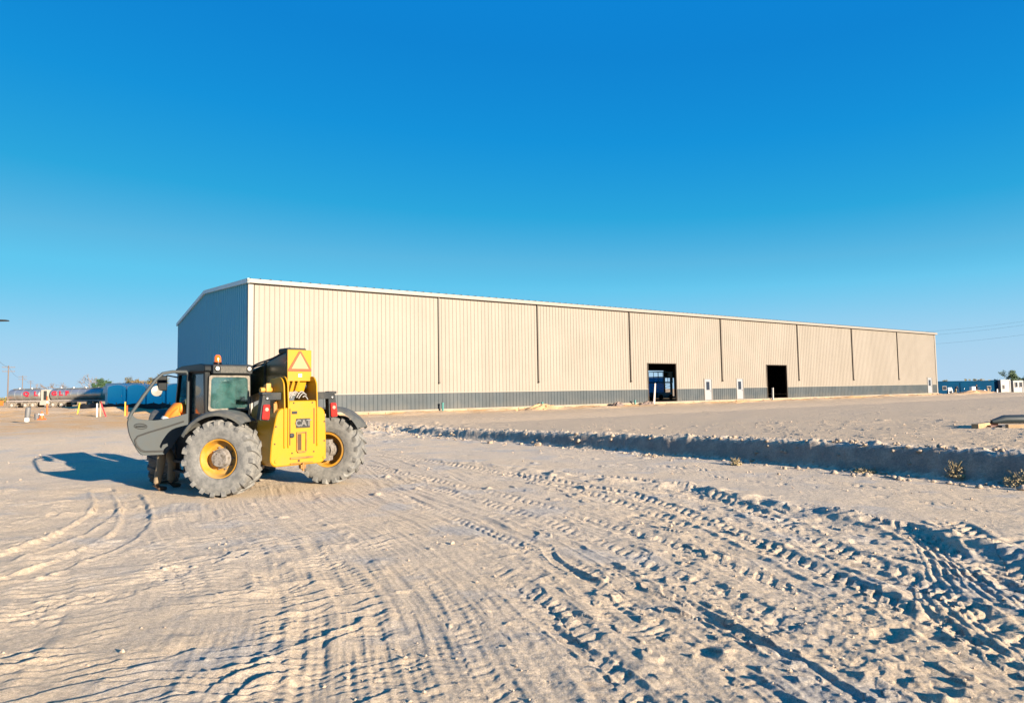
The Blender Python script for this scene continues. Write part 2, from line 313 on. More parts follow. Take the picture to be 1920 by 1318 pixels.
def detail_height(X, Y):
    r = np.hypot(X, Y); h = np.zeros_like(X)
    near = sstep(45, 12, r)
    bd, bs = polydist(X, Y, BANK)
    lane = sstep(-5.2, -3.6, bd)*sstep(0.0, -0.5, bd)*sstep(2, 12, BANKLEN-bs)        # smoother lane beside the bank
    h += 0.035*fbm(X*.25, Y*.25, 3, 11)*sstep(2, 20, r+6)
    # rough churned zone to the right
    ax = X*0.80-Y*0.0
    rough = sstep(-1.5, 3.2, X-0.12*(Y-5)+0.8*fbm(X*.35, Y*.35, 2, 21))*sstep(17, 11, Y)*(1-lane)*near
    # coordinates along/across the traffic direction
    ta = R(-32); cs, sn = math.cos(ta), math.sin(ta)
    u = X*cs+Y*sn*-1; v = X*-math.sin(ta)*-1+Y*cs
    u = X*0.86+Y*0.50; v = -X*0.50+Y*0.86                                              # v runs away-left with the tracks
    wx = u*2.6+0.6*fbm(X*1.1, Y*1.1, 2, 31); wy = v*1.5
    bumps = perlin(wx*1.5, wy*1.5, 41)
    h += rough*(0.011*np.clip(bumps*1.8, -.6, 1)+0.048*np.clip(perlin(u*7.6, v*5.0, 43)-0.16, 0, .30)+0.030*np.clip(perlin(u*15, v*10, 45)-.12, 0, .4)+0.012*fbm(u*5, v*3.6, 2, 44)-0.02)
    # isolated pits and hoof-like marks
    pit = perlin(u*2.3+7, v*2.3, 47); h -= rough*0.035*sstep(0.33, 0.50, pit)
    # wind / blade ripples in the left foreground: steep little faces
    lf = sstep(0.1, -1.9, X+0.15*(Y-5))*sstep(10.5, 6.5, Y+0.5*X)*near
    q = (X*0.55+Y*-1.0)*3.3+1.9*fbm(X*.8, Y*.8, 3, 51)+0.6*fbm(X*2.2, Y*2.2, 2, 53)
    fr = q-np.floor(q); saw = np.where(fr < .1, fr/.1, ((1-fr)/.9)**1.3)
    act = sstep(-0.20, 0.22, fbm(X*1.1+3, Y*1.1, 2, 57))
    h += lf*act*0.038*saw*np.clip(.7+1.5*perlin(X*2.1, Y*2.1, 58), .1, 1.3)
    q2 = (X*0.45+Y*-1.0)*7.1+2.4*fbm(X*.9+9, Y*.9, 3, 61); f2 = q2-np.floor(q2); s2 = np.where(f2 < .14, f2/.14, ((1-f2)/.86)**1.3)
    h += lf*sstep(-.15, 0.2, fbm(X*1.3-5, Y*1.3, 2, 63))*0.020*s2
    mid = sstep(13, 9, r)
    # tyre tracks
    for pts, w, dep, kind, pitch in TRACKS:
        sp = smooth_path(pts, 5); x0, y0 = sp.min(0)-1; x1, y1 = sp.max(0)+1
        idx = np.where((X > x0) & (X < x1) & (Y > y0) & (Y < y1))[0]
        if len(idx) == 0: continue
        xs, ys = X[idx], Y[idx]; d, s = polydist(xs, ys, sp)
        Ltot = float(np.sum(np.hypot(*(sp[1:]-sp[:-1]).T)))
        end = sstep(0, 1.6 if kind == 'rut' else .6, s)*sstep(Ltot, Ltot-.5, s)*(1 if kind != 'rut' else np.clip(.75+1.5*perlin(xs*1.3, ys*1.3, 78), 0, 1.3))*sstep(.9, .6, np.abs(d))
        d = d+0.03*perlin(xs*3, ys*3, 71)
        a = np.abs(d)/(w/2); inside = sstep(1.12, 0.85, a)
        fade = 0.55+0.9*np.clip(fbm(xs*.8+len(pts), ys*.8, 2, 73)+.35, 0, 1)
        ber = np.exp(-((a-1.25)/0.22)**2)
        if kind == 'lug':
            ph = s/(pitch*.82)+np.where(d > 0, 0, .5)+a*0.9+.35*perlin(xs*1.5, ys*1.5, 70); k = ph-np.floor(ph); lug = sstep(.08, .2, k)*sstep(.62, .5, k)*sstep(1.0, .8, a)*np.clip(.9+1.6*perlin(xs*4.1, ys*4.1, 74), 0, 1.3)
            dep *= .62; dep *= .85; v_ = -dep*inside*(0.3+1.2*lug)+dep*0.75*ber*(1+1.2*perlin(xs*6, ys*6, 75))
        elif kind == 'rut':
            v_ = -dep*sstep(1.1, .5, a)*(1+.4*perlin(xs*5, ys*5, 77))+dep*0.7*ber*(1+1.5*perlin(xs*6, ys*6, 75))
        elif kind == 'rib':
            k = d/0.085; k = k-np.floor(k); v_ = dep*inside*(sstep(.1, .35, k)*sstep(.9, .65, k))-dep*.5*inside+dep*.4*ber
        elif kind == 'fine':
            ph = s/pitch+a*0.8+1.2*perlin(xs*2, ys*2, 76); k = ph-np.floor(ph); v_ = -dep*inside*(.4+sstep(.1, .3, k)*sstep(.75, .55, k)*np.clip(.4+2.4*perlin(xs*2.7, ys*2.7, 72), 0, 1.1))+dep*.5*ber*(1+1.2*perlin(xs*6, ys*6, 75))
        else:
            v_ = -dep*inside*(1+.5*perlin(xs*4, ys*4, 79))+dep*1.1*ber*np.clip(1+1.6*perlin(xs*2.5, ys*2.5, 75), .2, 3)
        h[idx] += v_*end*fade
    h = h*(1-.32*sstep(16, 9, r))
    # small sharp-edged scuffs and pits over the trafficked ground in front of the machine
    mk = sstep(-1.6, 1.2, X-.15*(Y-6)*(Y > 8)*-1)*sstep(24, 17, Y)*sstep(3.2, 5, r)*(1-.8*lane)*sstep(-.25, .25, fbm(X*.45, Y*.45, 2, 141))
    pk = perlin(u*4.2+.5*perlin(X*3, Y*3, 143), v*2.3, 142); h += mk*(0.022*sstep(.22, .30, pk)*(1-sstep(.30, .62, pk)))
    pk = perlin(u*9.5, v*5.5, 144); h += mk*0.016*sstep(.25, .33, pk)*sstep(10, 5, r)
    h = h*(1-.72*np.exp(-(((X+.45+.25*(Y-6.5)*.5)/.95)**2+((Y-6.6)/2.0)**2)))*(1-.5*np.exp(-(((X+3.2)/1.5)**2+((Y-9.6)/1.6)**2)))
    # second ridge left of the lane, right side of the picture
    d, s = polydist(X, Y, np.array([(7.5, 2), (5.15, 6.45), (4.95, 7.9), (3.95, 9.8), (3.1, 11.8), (1.67, 12.7), (-1.5, 16.5), (-4.5, 21)]))
    h += 0.075*np.exp(-((d-0.1)/0.2)**2)*np.clip(0.75+1.4*fbm(X*1.6, Y*1.6, 3, 81), 0, 1.6)*sstep(20, 11, Y)
    h -= 0.05*np.exp(-((d+0.45)/0.25)**2)*sstep(14, 9, Y)
    # crest lumps, slumped face
    h += (0.10*np.clip(fbm(X*2.3, Y*2.3, 3, 91), -.2, .7)+0.06*np.clip(fbm(X*6, Y*6, 2, 93), 0, .6))*np.exp(-((bd-0.38)/0.30)**2)*sstep(-1, 4, BANKLEN-bs)
    h += (0.030*fbm(X*5, Y*5, 3, 92)+0.05*np.clip(fbm(X*2.6, Y*2.6, 2, 94)-.1, 0, .5))*np.exp(-((bd+0.15)/0.35)**2)*sstep(-1, 4, BANKLEN-bs)
    # broken ground at the thin end of the bank
    e = np.exp(-(((X+5.2)/3.2)**2+((Y-29.5)/3.5)**2)); h += e*0.22*np.clip(fbm(X*1.7, Y*1.7, 3, 95)-.05, 0, .6)
    # faint grader marks and wheel prints over the pad and the sand further back
    h += (0.016*perlin((X*.62+Y*.78)*2.1, (X*.78-Y*.62)*.16, 131)+0.012*np.clip(perlin((X*.30+Y*.95)*3.3, (X*.95-Y*.3)*.3, 132), 0, .5))*sstep(9, 14, r)*sstep(80, 45, r)
    cr2 = perlin(X*2.1, Y*2.1, 133); h += 0.05*sstep(.30, .55, cr2)*sstep(.0, .35, fbm(X*.2, Y*.2, 2, 134))*sstep(60, 40, r)*sstep(12, 16, r)*sstep(-10, -5, X)
    # loose heaps against the warehouse footing
    df = (X-BC[0])*BN[0]+(Y-BC[1])*BN[1]; al = (X-BC[0])*BD[0]+(Y-BC[1])*BD[1]
    h += sstep(7, 3.2, df)*sstep(-.5, 0.8, df)*sstep(-6, 2, al)*0.26*np.clip(fbm(al*.30, df*.55, 3, 97)+.02, 0, .5)
    h += sstep(0.0, 30, 1.0*al-45)*sstep(9, 5, df)*sstep(0, 1, df)*0.25*np.clip(fbm(al*.12, df*.35, 2, 98)+.15, 0, .6)
    # sand heaps at the far left
    lm = sstep(44, 52, Y)*sstep(66, 60, Y)*sstep(-14, -22, X); h += lm*0.55*np.clip(fbm(X*.16, Y*.22, 3, 99)+.05, 0, .6)
    # mid distance ripples on the pad + general grain
    h += 0.012*fbm(X*1.4, Y*1.4, 3, 101)*near
    h += (0.007*fbm(X*6, Y*6, 2, 103)+0.0055*fbm(X*17, Y*17, 2, 105)*sstep(9, 5, r))*sstep(18, 7, r)*(0.5+rough)*(.5+1.2*np.clip(fbm(X*.6, Y*.6, 2, 106)+.3, 0, 1))
    # small scattered crumbs
    cr = perlin(X*9, Y*9, 107); h += 0.018*sstep(.42, .6, cr)*sstep(14, 7, r)*sstep(-.1, .3, fbm(X*.7, Y*.7, 2, 109)+.15*rough)
    cr = perlin(X*3.2, Y*3.2, 111); h += 0.045*sstep(.40, .6, cr)*sstep(8, 12, r)*sstep(34, 22, r)*sstep(-.05, .35, fbm(X*.35, Y*.35, 2, 113))*sstep(-12, -7, X)
    # long shallow streaks left by passing tyres, following the traffic round to the lower right
    ref = smooth_path([(-9, 26), (-4.6, 19.4), (-1.60, 12.22), (-0.04, 9.68), (0.89, 7.75), (1.46, 6.28), (1.85, 4.9), (2.14, 3.75), (2.3, 1.5)], 3)
    k = np.where((r < 30) & (Y > 0))[0]; d, s_ = polydist(X[k], Y[k], ref)
    z_ = sstep(-4.5, -2.0, d)*sstep(5.5, 3.5, d)*sstep(24, 15, Y[k])*(1-lane[k])
    st = np.clip(perlin(d*9+.8*perlin(X[k], Y[k], 121), s_*.45, 122), -.2, .5)+.6*np.clip(perlin(d*19, s_*.8, 123), -.2, .5)
    z_ = z_*sstep(-2.4, -.6, d); h[k] += 0.017*z_*st*(.4+1.2*np.clip(fbm(X[k]*.5, Y[k]*.5, 2, 124)+.3, 0, 1))
    # serrated prints along some of the streaks
    ser = np.clip(perlin(d*5.5, s_*5.2, 125)-.12, 0, .4)*sstep(0.02, .25, perlin(d*2.2, s_*.25, 126)); h[k] += 0.040*z_*ser
    return h
def build_ground():
    rs = [0.25]
    while rs[-1] < 2.6: rs.append(rs[-1]+0.06)
    while rs[-1] < 140: r = rs[-1]; rs.append(r+0.0075*(r/3)**1.38)
    while rs[-1] < 2500: rs.append(rs[-1]*1.12)
    rs = np.array(rs)
    th = np.concatenate([np.arange(-46, 46, 92/1500.0), np.arange(46, 314, 2.0)]); th = np.radians(th)
    nr, nt_ = len(rs), len(th)
    RRg, TT = np.meshgrid(rs, th, indexing='ij'); X = (RRg*np.sin(TT)).ravel(); Y = (RRg*np.cos(TT)).ravel()
    Z = base_height(X, Y)+detail_height(X, Y)
    Z -= 0.004*np.clip(np.hypot(X, Y)-400, 0, None)*0
    # keep the ground under the machine's four wheels and the warehouse level
    for wx, wy in ((-5.07, 11.65), (-3.61, 13.16), (-7.15, 13.66), (-5.70, 15.17), (-6.78, 12.7)):
        k = sstep(1.0, .45, np.hypot(X-wx, Y-wy)); Z = Z*(1-k)+k*0.0
    df = (X-BC[0])*BN[0]+(Y-BC[1])*BN[1]; al = (X-BC[0])*BD[0]+(Y-BC[1])*BD[1]
    inside = (df < -.3) & (df > -28) & (al > .3) & (al < 89); Z = np.where(inside, np.minimum(Z, 0.33), Z)
    co = np.stack([X, Y, Z], 1).astype(np.float32)
    co = np.concatenate([co, np.array([[0, 0, 0]], np.float32)])
    i = np.arange(nr-1)[:, None]; j = np.arange(nt_)[None, :]; j2 = (j+1) % nt_
    q = np.stack([np.broadcast_to(i*nt_+j, (nr-1, nt_)), i*nt_+j2, (i+1)*nt_+j2, (i+1)*nt_+j], -1).reshape(-1, 4)[:, ::-1]
    c = len(co)-1; tri = np.stack([np.full(nt_, c), (np.arange(nt_)+1) % nt_, np.arange(nt_)], 1)
    me = bpy.data.meshes.new('ground'); me.vertices.add(len(co)); me.vertices.foreach_set('co', co.ravel())
    loops = np.concatenate([q.ravel(), tri.ravel()]).astype(np.int32)
    me.loops.add(len(loops)); me.loops.foreach_set('vertex_index', loops)
    st = np.concatenate([np.arange(len(q))*4, len(q)*4+np.arange(len(tri))*3]).astype(np.int32)
    me.polygons.add(len(st)); me.polygons.foreach_set('loop_start', st)
    me.polygons.foreach_set('use_smooth', np.ones(len(st), bool))
    me.update(); me.validate()
    o = bpy.data.objects.new('ground', me); COL.objects.link(o); tag(o, kind='structure')
    # soil material: patches of paler dust, greyer compacted soil, orange earth by the footing
    m = bpy.data.materials.new('sandy_soil'); m.use_nodes = True; n = m.node_tree; b = n.nodes['Principled BSDF']
    b.inputs['Roughness'].default_value = 0.95; b.inputs['Specular IOR Level'].default_value = 0.15
    L = n.links.new; tc = n.nodes.new('ShaderNodeTexCoord')
    def noise(sc, det=5, ro=.55):
        t = n.nodes.new('ShaderNodeTexNoise'); t.inputs['Scale'].default_value = sc; t.inputs['Detail'].default_value = det; t.inputs['Roughness'].default_value = ro
        L(tc.outputs['Object'], t.inputs['Vector']); return t.outputs['Fac']
    def mr(x, a, b_, c_=0., d_=1.):
        k = n.nodes.new('ShaderNodeMapRange'); k.inputs[1].default_value = a; k.inputs[2].default_value = b_; k.inputs[3].default_value = c_; k.inputs[4].default_value = d_; k.interpolation_type = 'SMOOTHSTEP'
        L(x, k.inputs[0]); return k.outputs[0]
    def mix(f, A, B):
        k = n.nodes.new('ShaderNodeMix'); k.data_type = 'RGBA'; L(f, k.inputs['Factor'])
        for s_, v in (('A', A), ('B', B)):
            if isinstance(v, tuple): k.inputs[s_].default_value = (*v, 1)
            else: L(v, k.inputs[s_])
        return k.outputs['Result']
    def math_(op, a, b_):
        k = n.nodes.new('ShaderNodeMath'); k.operation = op
        for i_, v in enumerate((a, b_)):
            if isinstance(v, (int, float)): k.inputs[i_].default_value = v
            else: L(v, k.inputs[i_])
        return k.outputs[0]
    c0 = mix(mr(noise(.35, 4), .38, .62), (0.56, 0.435, 0.305), (0.53, 0.425, 0.315))
    c1 = mix(mr(noise(.8, 6), .51, .66), c0, (0.44, 0.385, 0.325))
    c1 = mix(mr(noise(14, 6, .7), .45, .75, 0, .55), c1, (0.34, 0.275, 0.215))
    dt = n.nodes.new('ShaderNodeVectorMath'); dt.operation = 'DOT_PRODUCT'; dt.inputs[1].default_value = (BN[0], BN[1], 0); L(tc.outputs['Object'], dt.inputs[0])
    off = float(BC @ BN)
    dfn = math_('SUBTRACT', dt.outputs['Value'], off)
    wob = math_('MULTIPLY', noise(.22, 4), 9.0)
    strip = mr(math_('ADD', dfn, math_('MULTIPLY', noise(.12, 5), 16.0)), 22.0, 9.0)
    c2 = mix(strip, c1, mix(mr(noise(.8, 5), .4, .65), (0.56, 0.34, 0.16), (0.52, 0.38, 0.25)))
    # pad surface: slightly greyer brown gravel
    dp = n.nodes.new('ShaderNodeVectorMath'); dp.operation = 'DOT_PRODUCT'; dp.inputs[1].default_value = (0.78, 0.62, 0); L(tc.outputs['Object'], dp.inputs[0])
    padm = math_('MULTIPLY', mr(dp.outputs['Value'], 13.8, 15.6), mr(math_('ADD', dfn, wob), 6.5, 10.5))
    c3 = mix(math_('MULTIPLY', padm, .8), c2, mix(mr(noise(30, 4, .8), .35, .65), (0.40, 0.295, 0.195), (0.51, 0.385, 0.26)))
    def hsv(c, v):
        k = n.nodes.new('ShaderNodeHueSaturation'); L(v, k.inputs['Value']); L(c, k.inputs['Color']); return k.outputs[0]
    geo = n.nodes.new('ShaderNodeNewGeometry'); sn = n.nodes.new('ShaderNodeSeparateXYZ'); L(geo.outputs['True Normal'], sn.inputs[0])
    c3 = mix(mr(sn.outputs[2], .76, .52), c3, mix(mr(noise(3, 6, .7), .4, .65), (0.25, 0.205, 0.17), (0.36, 0.285, 0.22)))     # darker soil colour on the steep faces
    c3 = hsv(c3, mr(noise(110, 3, .8), .30, .70, .72, 1.24))
    c3 = hsv(c3, mr(noise(26, 5, .8), .32, .68, .80, 1.16))
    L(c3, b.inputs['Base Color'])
    bp = n.nodes.new('ShaderNodeBump'); bp.inputs['Strength'].default_value = 1.0; bp.inputs['Distance'].default_value = 0.025
    hh = math_('ADD', math_('MULTIPLY', noise(11, 9, .78), 1.0), math_('MULTIPLY', noise(55, 5, .8), .6))
    L(hh, bp.inputs['Height']); L(bp.outputs[0], b.inputs['Normal'])
    me.materials.append(m)
    return o
build_ground()

# ------------------------------------------------------------------ warehouse
Z0 = 0.35; BH = 8.4; BL = 89.4; BW = 28.4; RISE = 1.2
BEIGE = mat('beige_ribbed_metal', (0.196, 0.172, 0.148), 0.55, noise=(0.25, (0.184, 0.161, 0.137), .4, .6), spec=.2)
SLATE = mat('slate_ribbed_metal', (0.040, 0.050, 0.058), 0.6, spec=.2, noise=(0.6, (0.052, 0.060, 0.066), .4, .6))
CREAM = mat('cream_trim_metal', (0.185, 0.165, 0.145), 0.5, spec=.3)
BRONZE = mat('dark_bronze_metal', (0.045, 0.032, 0.022), 0.45)
CONC = mat('pale_concrete', (0.24, 0.20, 0.16), 0.9, noise=(1.2, (0.20, 0.155, 0.11), .4, .65), bump=(20, .4, .02))
FORM = mat('earth_stained_block', (0.30, 0.22, 0.13), 0.9, noise=(2.0, (0.23, 0.155, 0.09), .4, .65), bump=(18, .5, .02))
ROOFM = mat('roof_metal', (0.30, 0.29, 0.27), 0.35)
DARKM = mat('red_oxide_steel', (0.09, 0.03, 0.02), 0.6)
def sheet_variation(m, amt=.05, dust=None):
    n = m.node_tree; b = n.nodes['Principled BSDF']; src = b.inputs['Base Color'].links[0].from_socket; L = n.links.new
    tc = n.nodes.new('ShaderNodeTexCoord'); sx = n.nodes.new('ShaderNodeSeparateXYZ'); L(tc.outputs['Object'], sx.inputs[0])
    d = n.nodes.new('ShaderNodeMath'); d.operation = 'DIVIDE'; d.inputs[1].default_value = .915; L(sx.outputs[0], d.inputs[0])
    f = n.nodes.new('ShaderNodeMath'); f.operation = 'FLOOR'; L(d.outputs[0], f.inputs[0])
    w = n.nodes.new('ShaderNodeTexWhiteNoise'); w.noise_dimensions = '1D'; L(f.outputs[0], w.inputs['W'])
    r = n.nodes.new('ShaderNodeMapRange'); r.inputs[3].default_value = 1-amt; r.inputs[4].default_value = 1+amt; L(w.outputs[0], r.inputs[0])
    h = n.nodes.new('ShaderNodeHueSaturation'); L(src, h.inputs['Color']); L(r.outputs[0], h.inputs['Value']); out = h.outputs[0]
    if dust:   # dirt splashed up from the ground: a ragged band near the footing
        ns = n.nodes.new('ShaderNodeTexNoise'); ns.inputs['Scale'].default_value = 1.3; ns.inputs['Detail'].default_value = 7; L(tc.outputs['Object'], ns.inputs['Vector'])
        a = n.nodes.new('ShaderNodeMath'); a.operation = 'MULTIPLY_ADD'; a.inputs[1].default_value = -1.3; L(ns.outputs['Fac'], a.inputs[0]); L(sx.outputs[2], a.inputs[2])
        q = n.nodes.new('ShaderNodeMapRange'); q.inputs[1].default_value = -.45; q.inputs[2].default_value = .05; q.inputs[3].default_value = .22; q.inputs[4].default_value = 0; L(a.outputs[0], q.inputs[0])
        mx = n.nodes.new('ShaderNodeMix'); mx.data_type = 'RGBA'; L(q.outputs[0], mx.inputs['Factor']); L(out, mx.inputs['A']); mx.inputs['B'].default_value = (*dust, 1); out = mx.outputs['Result']
    L(out, b.inputs['Base Color'])
sheet_variation(BEIGE, .035); sheet_variation(SLATE, .08, (.13, .11, .085))
wh = empty('warehouse', (BC[0], BC[1], Z0), math.atan2(BD[1], BD[0]),
           'long beige ribbed metal warehouse with slate wainscot and low gable roof', 'warehouse')
def ribbed(mb, O, A, B, N, a0, a1, b0, b1, pitch=0.305, rh=0.028, top=None, phase=0.0):
    """ribs run along B; profile along A pushed out along N. top(a) overrides b1"""
    O, A, B, N = map(Vector, (O, A, B, N)); st = [a0]
    pr = [(a0, 0)]
    k = math.ceil((a0-phase)/pitch)
    while phase+k*pitch < a1:
        c = phase+k*pitch
        for dx, h in ((-.036, 0), (-.020, rh), (.020, rh), (.036, 0)):
            if a0+1e-3 < c+dx < a1-1e-3: pr.append((c+dx, h))
        k += 1
    pr.append((a1, 0)); vs = []
    for a, h in pr:
        t = top(a) if top else b1
        vs += [tuple(O+A*a+N*h+B*b0), tuple(O+A*a+N*h+B*t)]
    mb.add(vs, [(2*i, 2*i+2, 2*i+3, 2*i+1) for i in range(len(pr)-1)])
WT = 1.37; BASE = 0.22
OPEN = [(33.75, 37.35, 3.63), (41.30, 42.30, 2.24), (46.12, 47.12, 2.25), (51.15, 54.60, 3.64), (86.55, 87.80, 2.27)]
X_, Y_, Z_ = (1, 0, 0), (0, 1, 0), (0, 0, 1)
up, lo = MB(), MB(); a = 0.30
for o0, o1, ot in OPEN+[(BL-.25, BL-.25, 0)]:
    ribbed(up, (0, 0, 0), X_, Z_, (0, -1, 0), a, o0-.06, WT, BH-.12); ribbed(lo, (0, -.012, 0), X_, Z_, (0, -1, 0), a, o0-.06, BASE, WT-.03)
    if ot: ribbed(up, (0, 0, 0), X_, Z_, (0, -1, 0), o0-.06, o1+.06, ot+.06, BH-.12)
    a = o1+.06
up.build('wall', BEIGE, wh); lo.build('wainscot', SLATE, wh)
t = MB(); a = 0.3
for o0, o1, ot in OPEN+[(BL-.25, BL-.25, 0)]:
    t.box(a, o0-.07, -.055, -.002, WT-.035, WT+.02); a = o1+.07
t.build('wainscot_cap', CREAM, wh)
t = MB(); a = .3
for o0, o1, ot in OPEN[:1]+OPEN[3:4]+[(BL-.25, BL-.25, 0)]: pass
t.box(.3, BL-.25, -.031, -.027, 4.86, 4.885); t.build('sheet_lap', BRONZE, wh) if False else None
gt = lambda y: BH-.05+RISE*(1-abs(y-BW/2)/(BW/2))
g = MB(); ribbed(g, (0, 0, 0), Y_, Z_, (-1, 0, 0), .25, BW-.25, WT, 0, top=gt, pitch=.61, rh=.08)
GABM = mat('shade_blue_ribbed_metal', (0.11, 0.38, 0.52), 0.35)  # sky blue of the shaded end put into the slate base colour
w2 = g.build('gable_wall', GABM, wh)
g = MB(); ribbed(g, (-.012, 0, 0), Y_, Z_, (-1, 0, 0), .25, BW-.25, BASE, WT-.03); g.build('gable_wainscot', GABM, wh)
g = MB(); ribbed(g, (BL, 0, 0), Y_, Z_, (1, 0, 0), .25, BW-.25, BASE, 0, top=gt); g.build('gable_wall', BEIGE, wh)
g = MB(); BO = (63.2, 66.6, 4.1)       # doorway in the far long wall
ribbed(g, (0, BW, 0), X_, Z_, (0, 1, 0), .1, BO[0], BASE, BH); ribbed(g, (0, BW, 0), X_, Z_, (0, 1, 0), BO[1], 66.95, BASE, BH); ribbed(g, (0, BW, 0), X_, Z_, (0, 1, 0), 66.95, 68.9, 3.0, BH); ribbed(g, (0, BW, 0), X_, Z_, (0, 1, 0), 68.9, BL-.1, BASE, BH)
ribbed(g, (0, BW, 0), X_, Z_, (0, 1, 0), BO[0], BO[1], BO[2], BH); g.build('rear_wall', BEIGE, wh)
g = MB(); sl = math.hypot(RISE, BW/2+.25)
for s_ in (0, 1):
    y0 = -.25 if s_ == 0 else BW+.25; dy = 1 if s_ == 0 else -1
    Bv = Vector((0, dy*(BW/2+.25)/sl, RISE*1.018/sl)); Nv = Vector((0, -dy*RISE/sl, (BW/2)/sl))
    ribbed(g, (0, y0, BH-.02), X_, Bv, Nv, -.15, BL+.15, 0, sl, pitch=.61, rh=.05)
    ribbed(g, (0, y0, BH-.06), X_, Bv, Nv, -.14, BL+.14, 0.01, sl-.01, pitch=200, rh=0)
g.build('roof', ROOFM, wh)
g = MB(); g.box(-.16, BL+.16, -.30, -.19, BH-.27, BH-.03); g.box(-.16, BL+.16, -.19, -.002, BH-.11, BH-.07)
g.build('gutter', CREAM, wh)
g = MB(); g.box(.0, BL, -.185, -.045, BH-.24, BH-.12); g.build('soffit_trim', BRONZE, wh)
for xg in (-.16, BL+.04):
    g = MB()
    for s_ in (0, 1):
        y0, y1 = (-.3, BW/2) if s_ == 0 else (BW+.3, BW/2)
        z0, z1 = BH-.28, BH+RISE-.26
        g.hexa([(xg, y0, z0), (xg+.12, y0, z0), (xg+.12, y1, z1), (xg, y1, z1), (xg, y0, z0+.27), (xg+.12, y0, z0+.27), (xg+.12, y1, z1+.27), (xg, y1, z1+.27)])
    g.build('rake_trim', mat('shade_lifted_trim_metal', (0.42, 0.55, 0.60), 0.5, spec=.3), wh)  # cream trim made paler and bluer in its colour for the shaded end
for (xx, yy, sy) in ((0, 0, 1), (BL, 0, 1), (0, BW, -1), (BL, BW, -1)):
    g = MB(); sx = 1 if xx == 0 else -1
    x0, x1 = sorted((xx-sx*.05, xx+sx*.26)); y0, y1 = sorted((yy-sy*.05, yy-sy*.003)); g.box(x0, x1, y0, y1, BASE, BH-.28)
    x0, x1 = sorted((xx-sx*.05, xx-sx*.003)); y0, y1 = sorted((yy, yy+sy*.26)); g.box(x0, x1, y0, y1, BASE, BH-.3)
    g.build('corner_trim', CREAM if yy == 0 else MATS['shade_lifted_trim_metal'], wh)
for xs in (12.85, 21.6, 31.6, 43.9, 56.8, 67.9, 78.75):
    g = MB(); g.box(xs-.045, xs+.045, -.12, -.035, 2.12, BH-.26); g.box(xs-.05, xs+.05, -.17, -.05, 2.0, 2.12)
    g.build('downspout', BRONZE, wh)
g = MB(); g.box(-.06, BL+.06, -.09, BW+.06, .02, BASE-.004); g.build('floor_slab', CONC, wh)
g = MB(); x = -.1; random.seed(5)
while x < BL:
    L_ = random.choice((1.2, 1.5, 1.5, 2.2)); dz = random.uniform(-.02, .02)
    g.box(x, min(x+L_-.03, BL+.1), -.20+random.uniform(-.02, .02), -.095, -.35, .11+dz); x += L_
g.build('footing', FORM, wh, bevel=.01)
for o0, o1, ot in OPEN:     # jamb trims round every opening
    g = MB(); g.box(o0-.07, o0, -.06, .10, BASE, ot+.06); g.box(o1, o1+.07, -.06, .10, BASE, ot+.06); g.box(o0, o1, -.06, .10, ot, ot+.06)
    g.build('door_frame', CREAM if ot < 3 else BRONZE, wh)
DW = mat('white_door_skin', (0.19, 0.195, 0.21), .4); DG = mat('dark_door_glass', (0.015, 0.02, 0.03), .08)
for o0, o1, ot in [o for o in OPEN if o[2] < 3]:
    g = MB(); w = o1-o0; d_ = g.box(o0+.012, o1-.012, -.02, .03, BASE+.02, ot-.012).build('door', DW, wh, bevel=.004)
    g = MB(); g.box(o0+w*.24, o1-w*.30, -.034, -.022, 1.20, 1.98); g.build('door_window', DG, d_)
    g = MB(); g.box(o1-.16, o1-.08, -.05, -.021, 1.08, 1.16); g.cyl((o1-.12, -.07, 1.12), (o1-.24, -.07, 1.12), .012); g.build('door_handle', STEEL, d_)
for xs in (6.4, 12.85, 21.6, 31.6, 43.9, 56.8, 67.9, 78.75):
    g = MB()
    for yy in (.15, BW-.15):
        s_ = 1 if yy < 1 else -1; g.box(xs-.1, xs+.1, min(yy, yy+s_*.35), max(yy, yy+s_*.35), BASE, BH-.5)
    for s_ in (0, 1):
        y0, y1 = (.15, BW/2) if s_ == 0 else (BW-.15, BW/2)
        g.hexa([(xs-.1, y0, BH-.75), (xs+.1, y0, BH-.75), (xs+.1, y1, BH+RISE-.65), (xs-.1, y1, BH+RISE-.65), (xs-.1, y0, BH-.2), (xs+.1, y0, BH-.2), (xs+.1, y1, BH+RISE-.2), (xs-.1, y1, BH+RISE-.2)])
    g.build('steel_frame', DARKM, wh)

def wpos(a, df, z=None):   # along the warehouse front, distance in front of it
    p = BC+BD*a+BN*df; return (p[0], p[1], gz(*p) if z is None else z)
WROT = math.atan2(BD[1], BD[0])

TEAL = mat('teal_plastic_pipe', (0.02, 0.14, 0.13), .4)
for k, (a, h, lb) in enumerate(((12.9, .66, 'teal drain stub under the first downspout from the near corner'), (21.65, .5, 'teal drain stub under the second downspout from the near corner'),
                                (31.65, .45, 'short teal drain stub beside the first big doorway'))):
    g = MB(); g.cyl((0, 0, -.4), (0, 0, h), .075, n=14); g.cyl((0, 0, h-.10), (0, 0, h), .092, n=14)
    o = g.build('drain_pipe', TEAL, smooth=40, loc=(*wpos(a, .42)[:2], Z0)); tag(o, lb, 'drain pipe', 'drain stubs along the warehouse')
WOOD = mat('raw_timber', (0.30, 0.205, 0.11), .75, noise=(6, (0.24, 0.15, 0.075), .4, .65))
PALE = mat('pale_board', (0.33, 0.29, 0.27), .7)
g = MB(); g.hexa([(0, 0, 0), (.22, 0, 0), (.22, .05, 0), (0, .05, 0), (.55, .28, 1.85), (.70, .28, 1.85), (.70, .33, 1.85), (.55, .33, 1.85)])
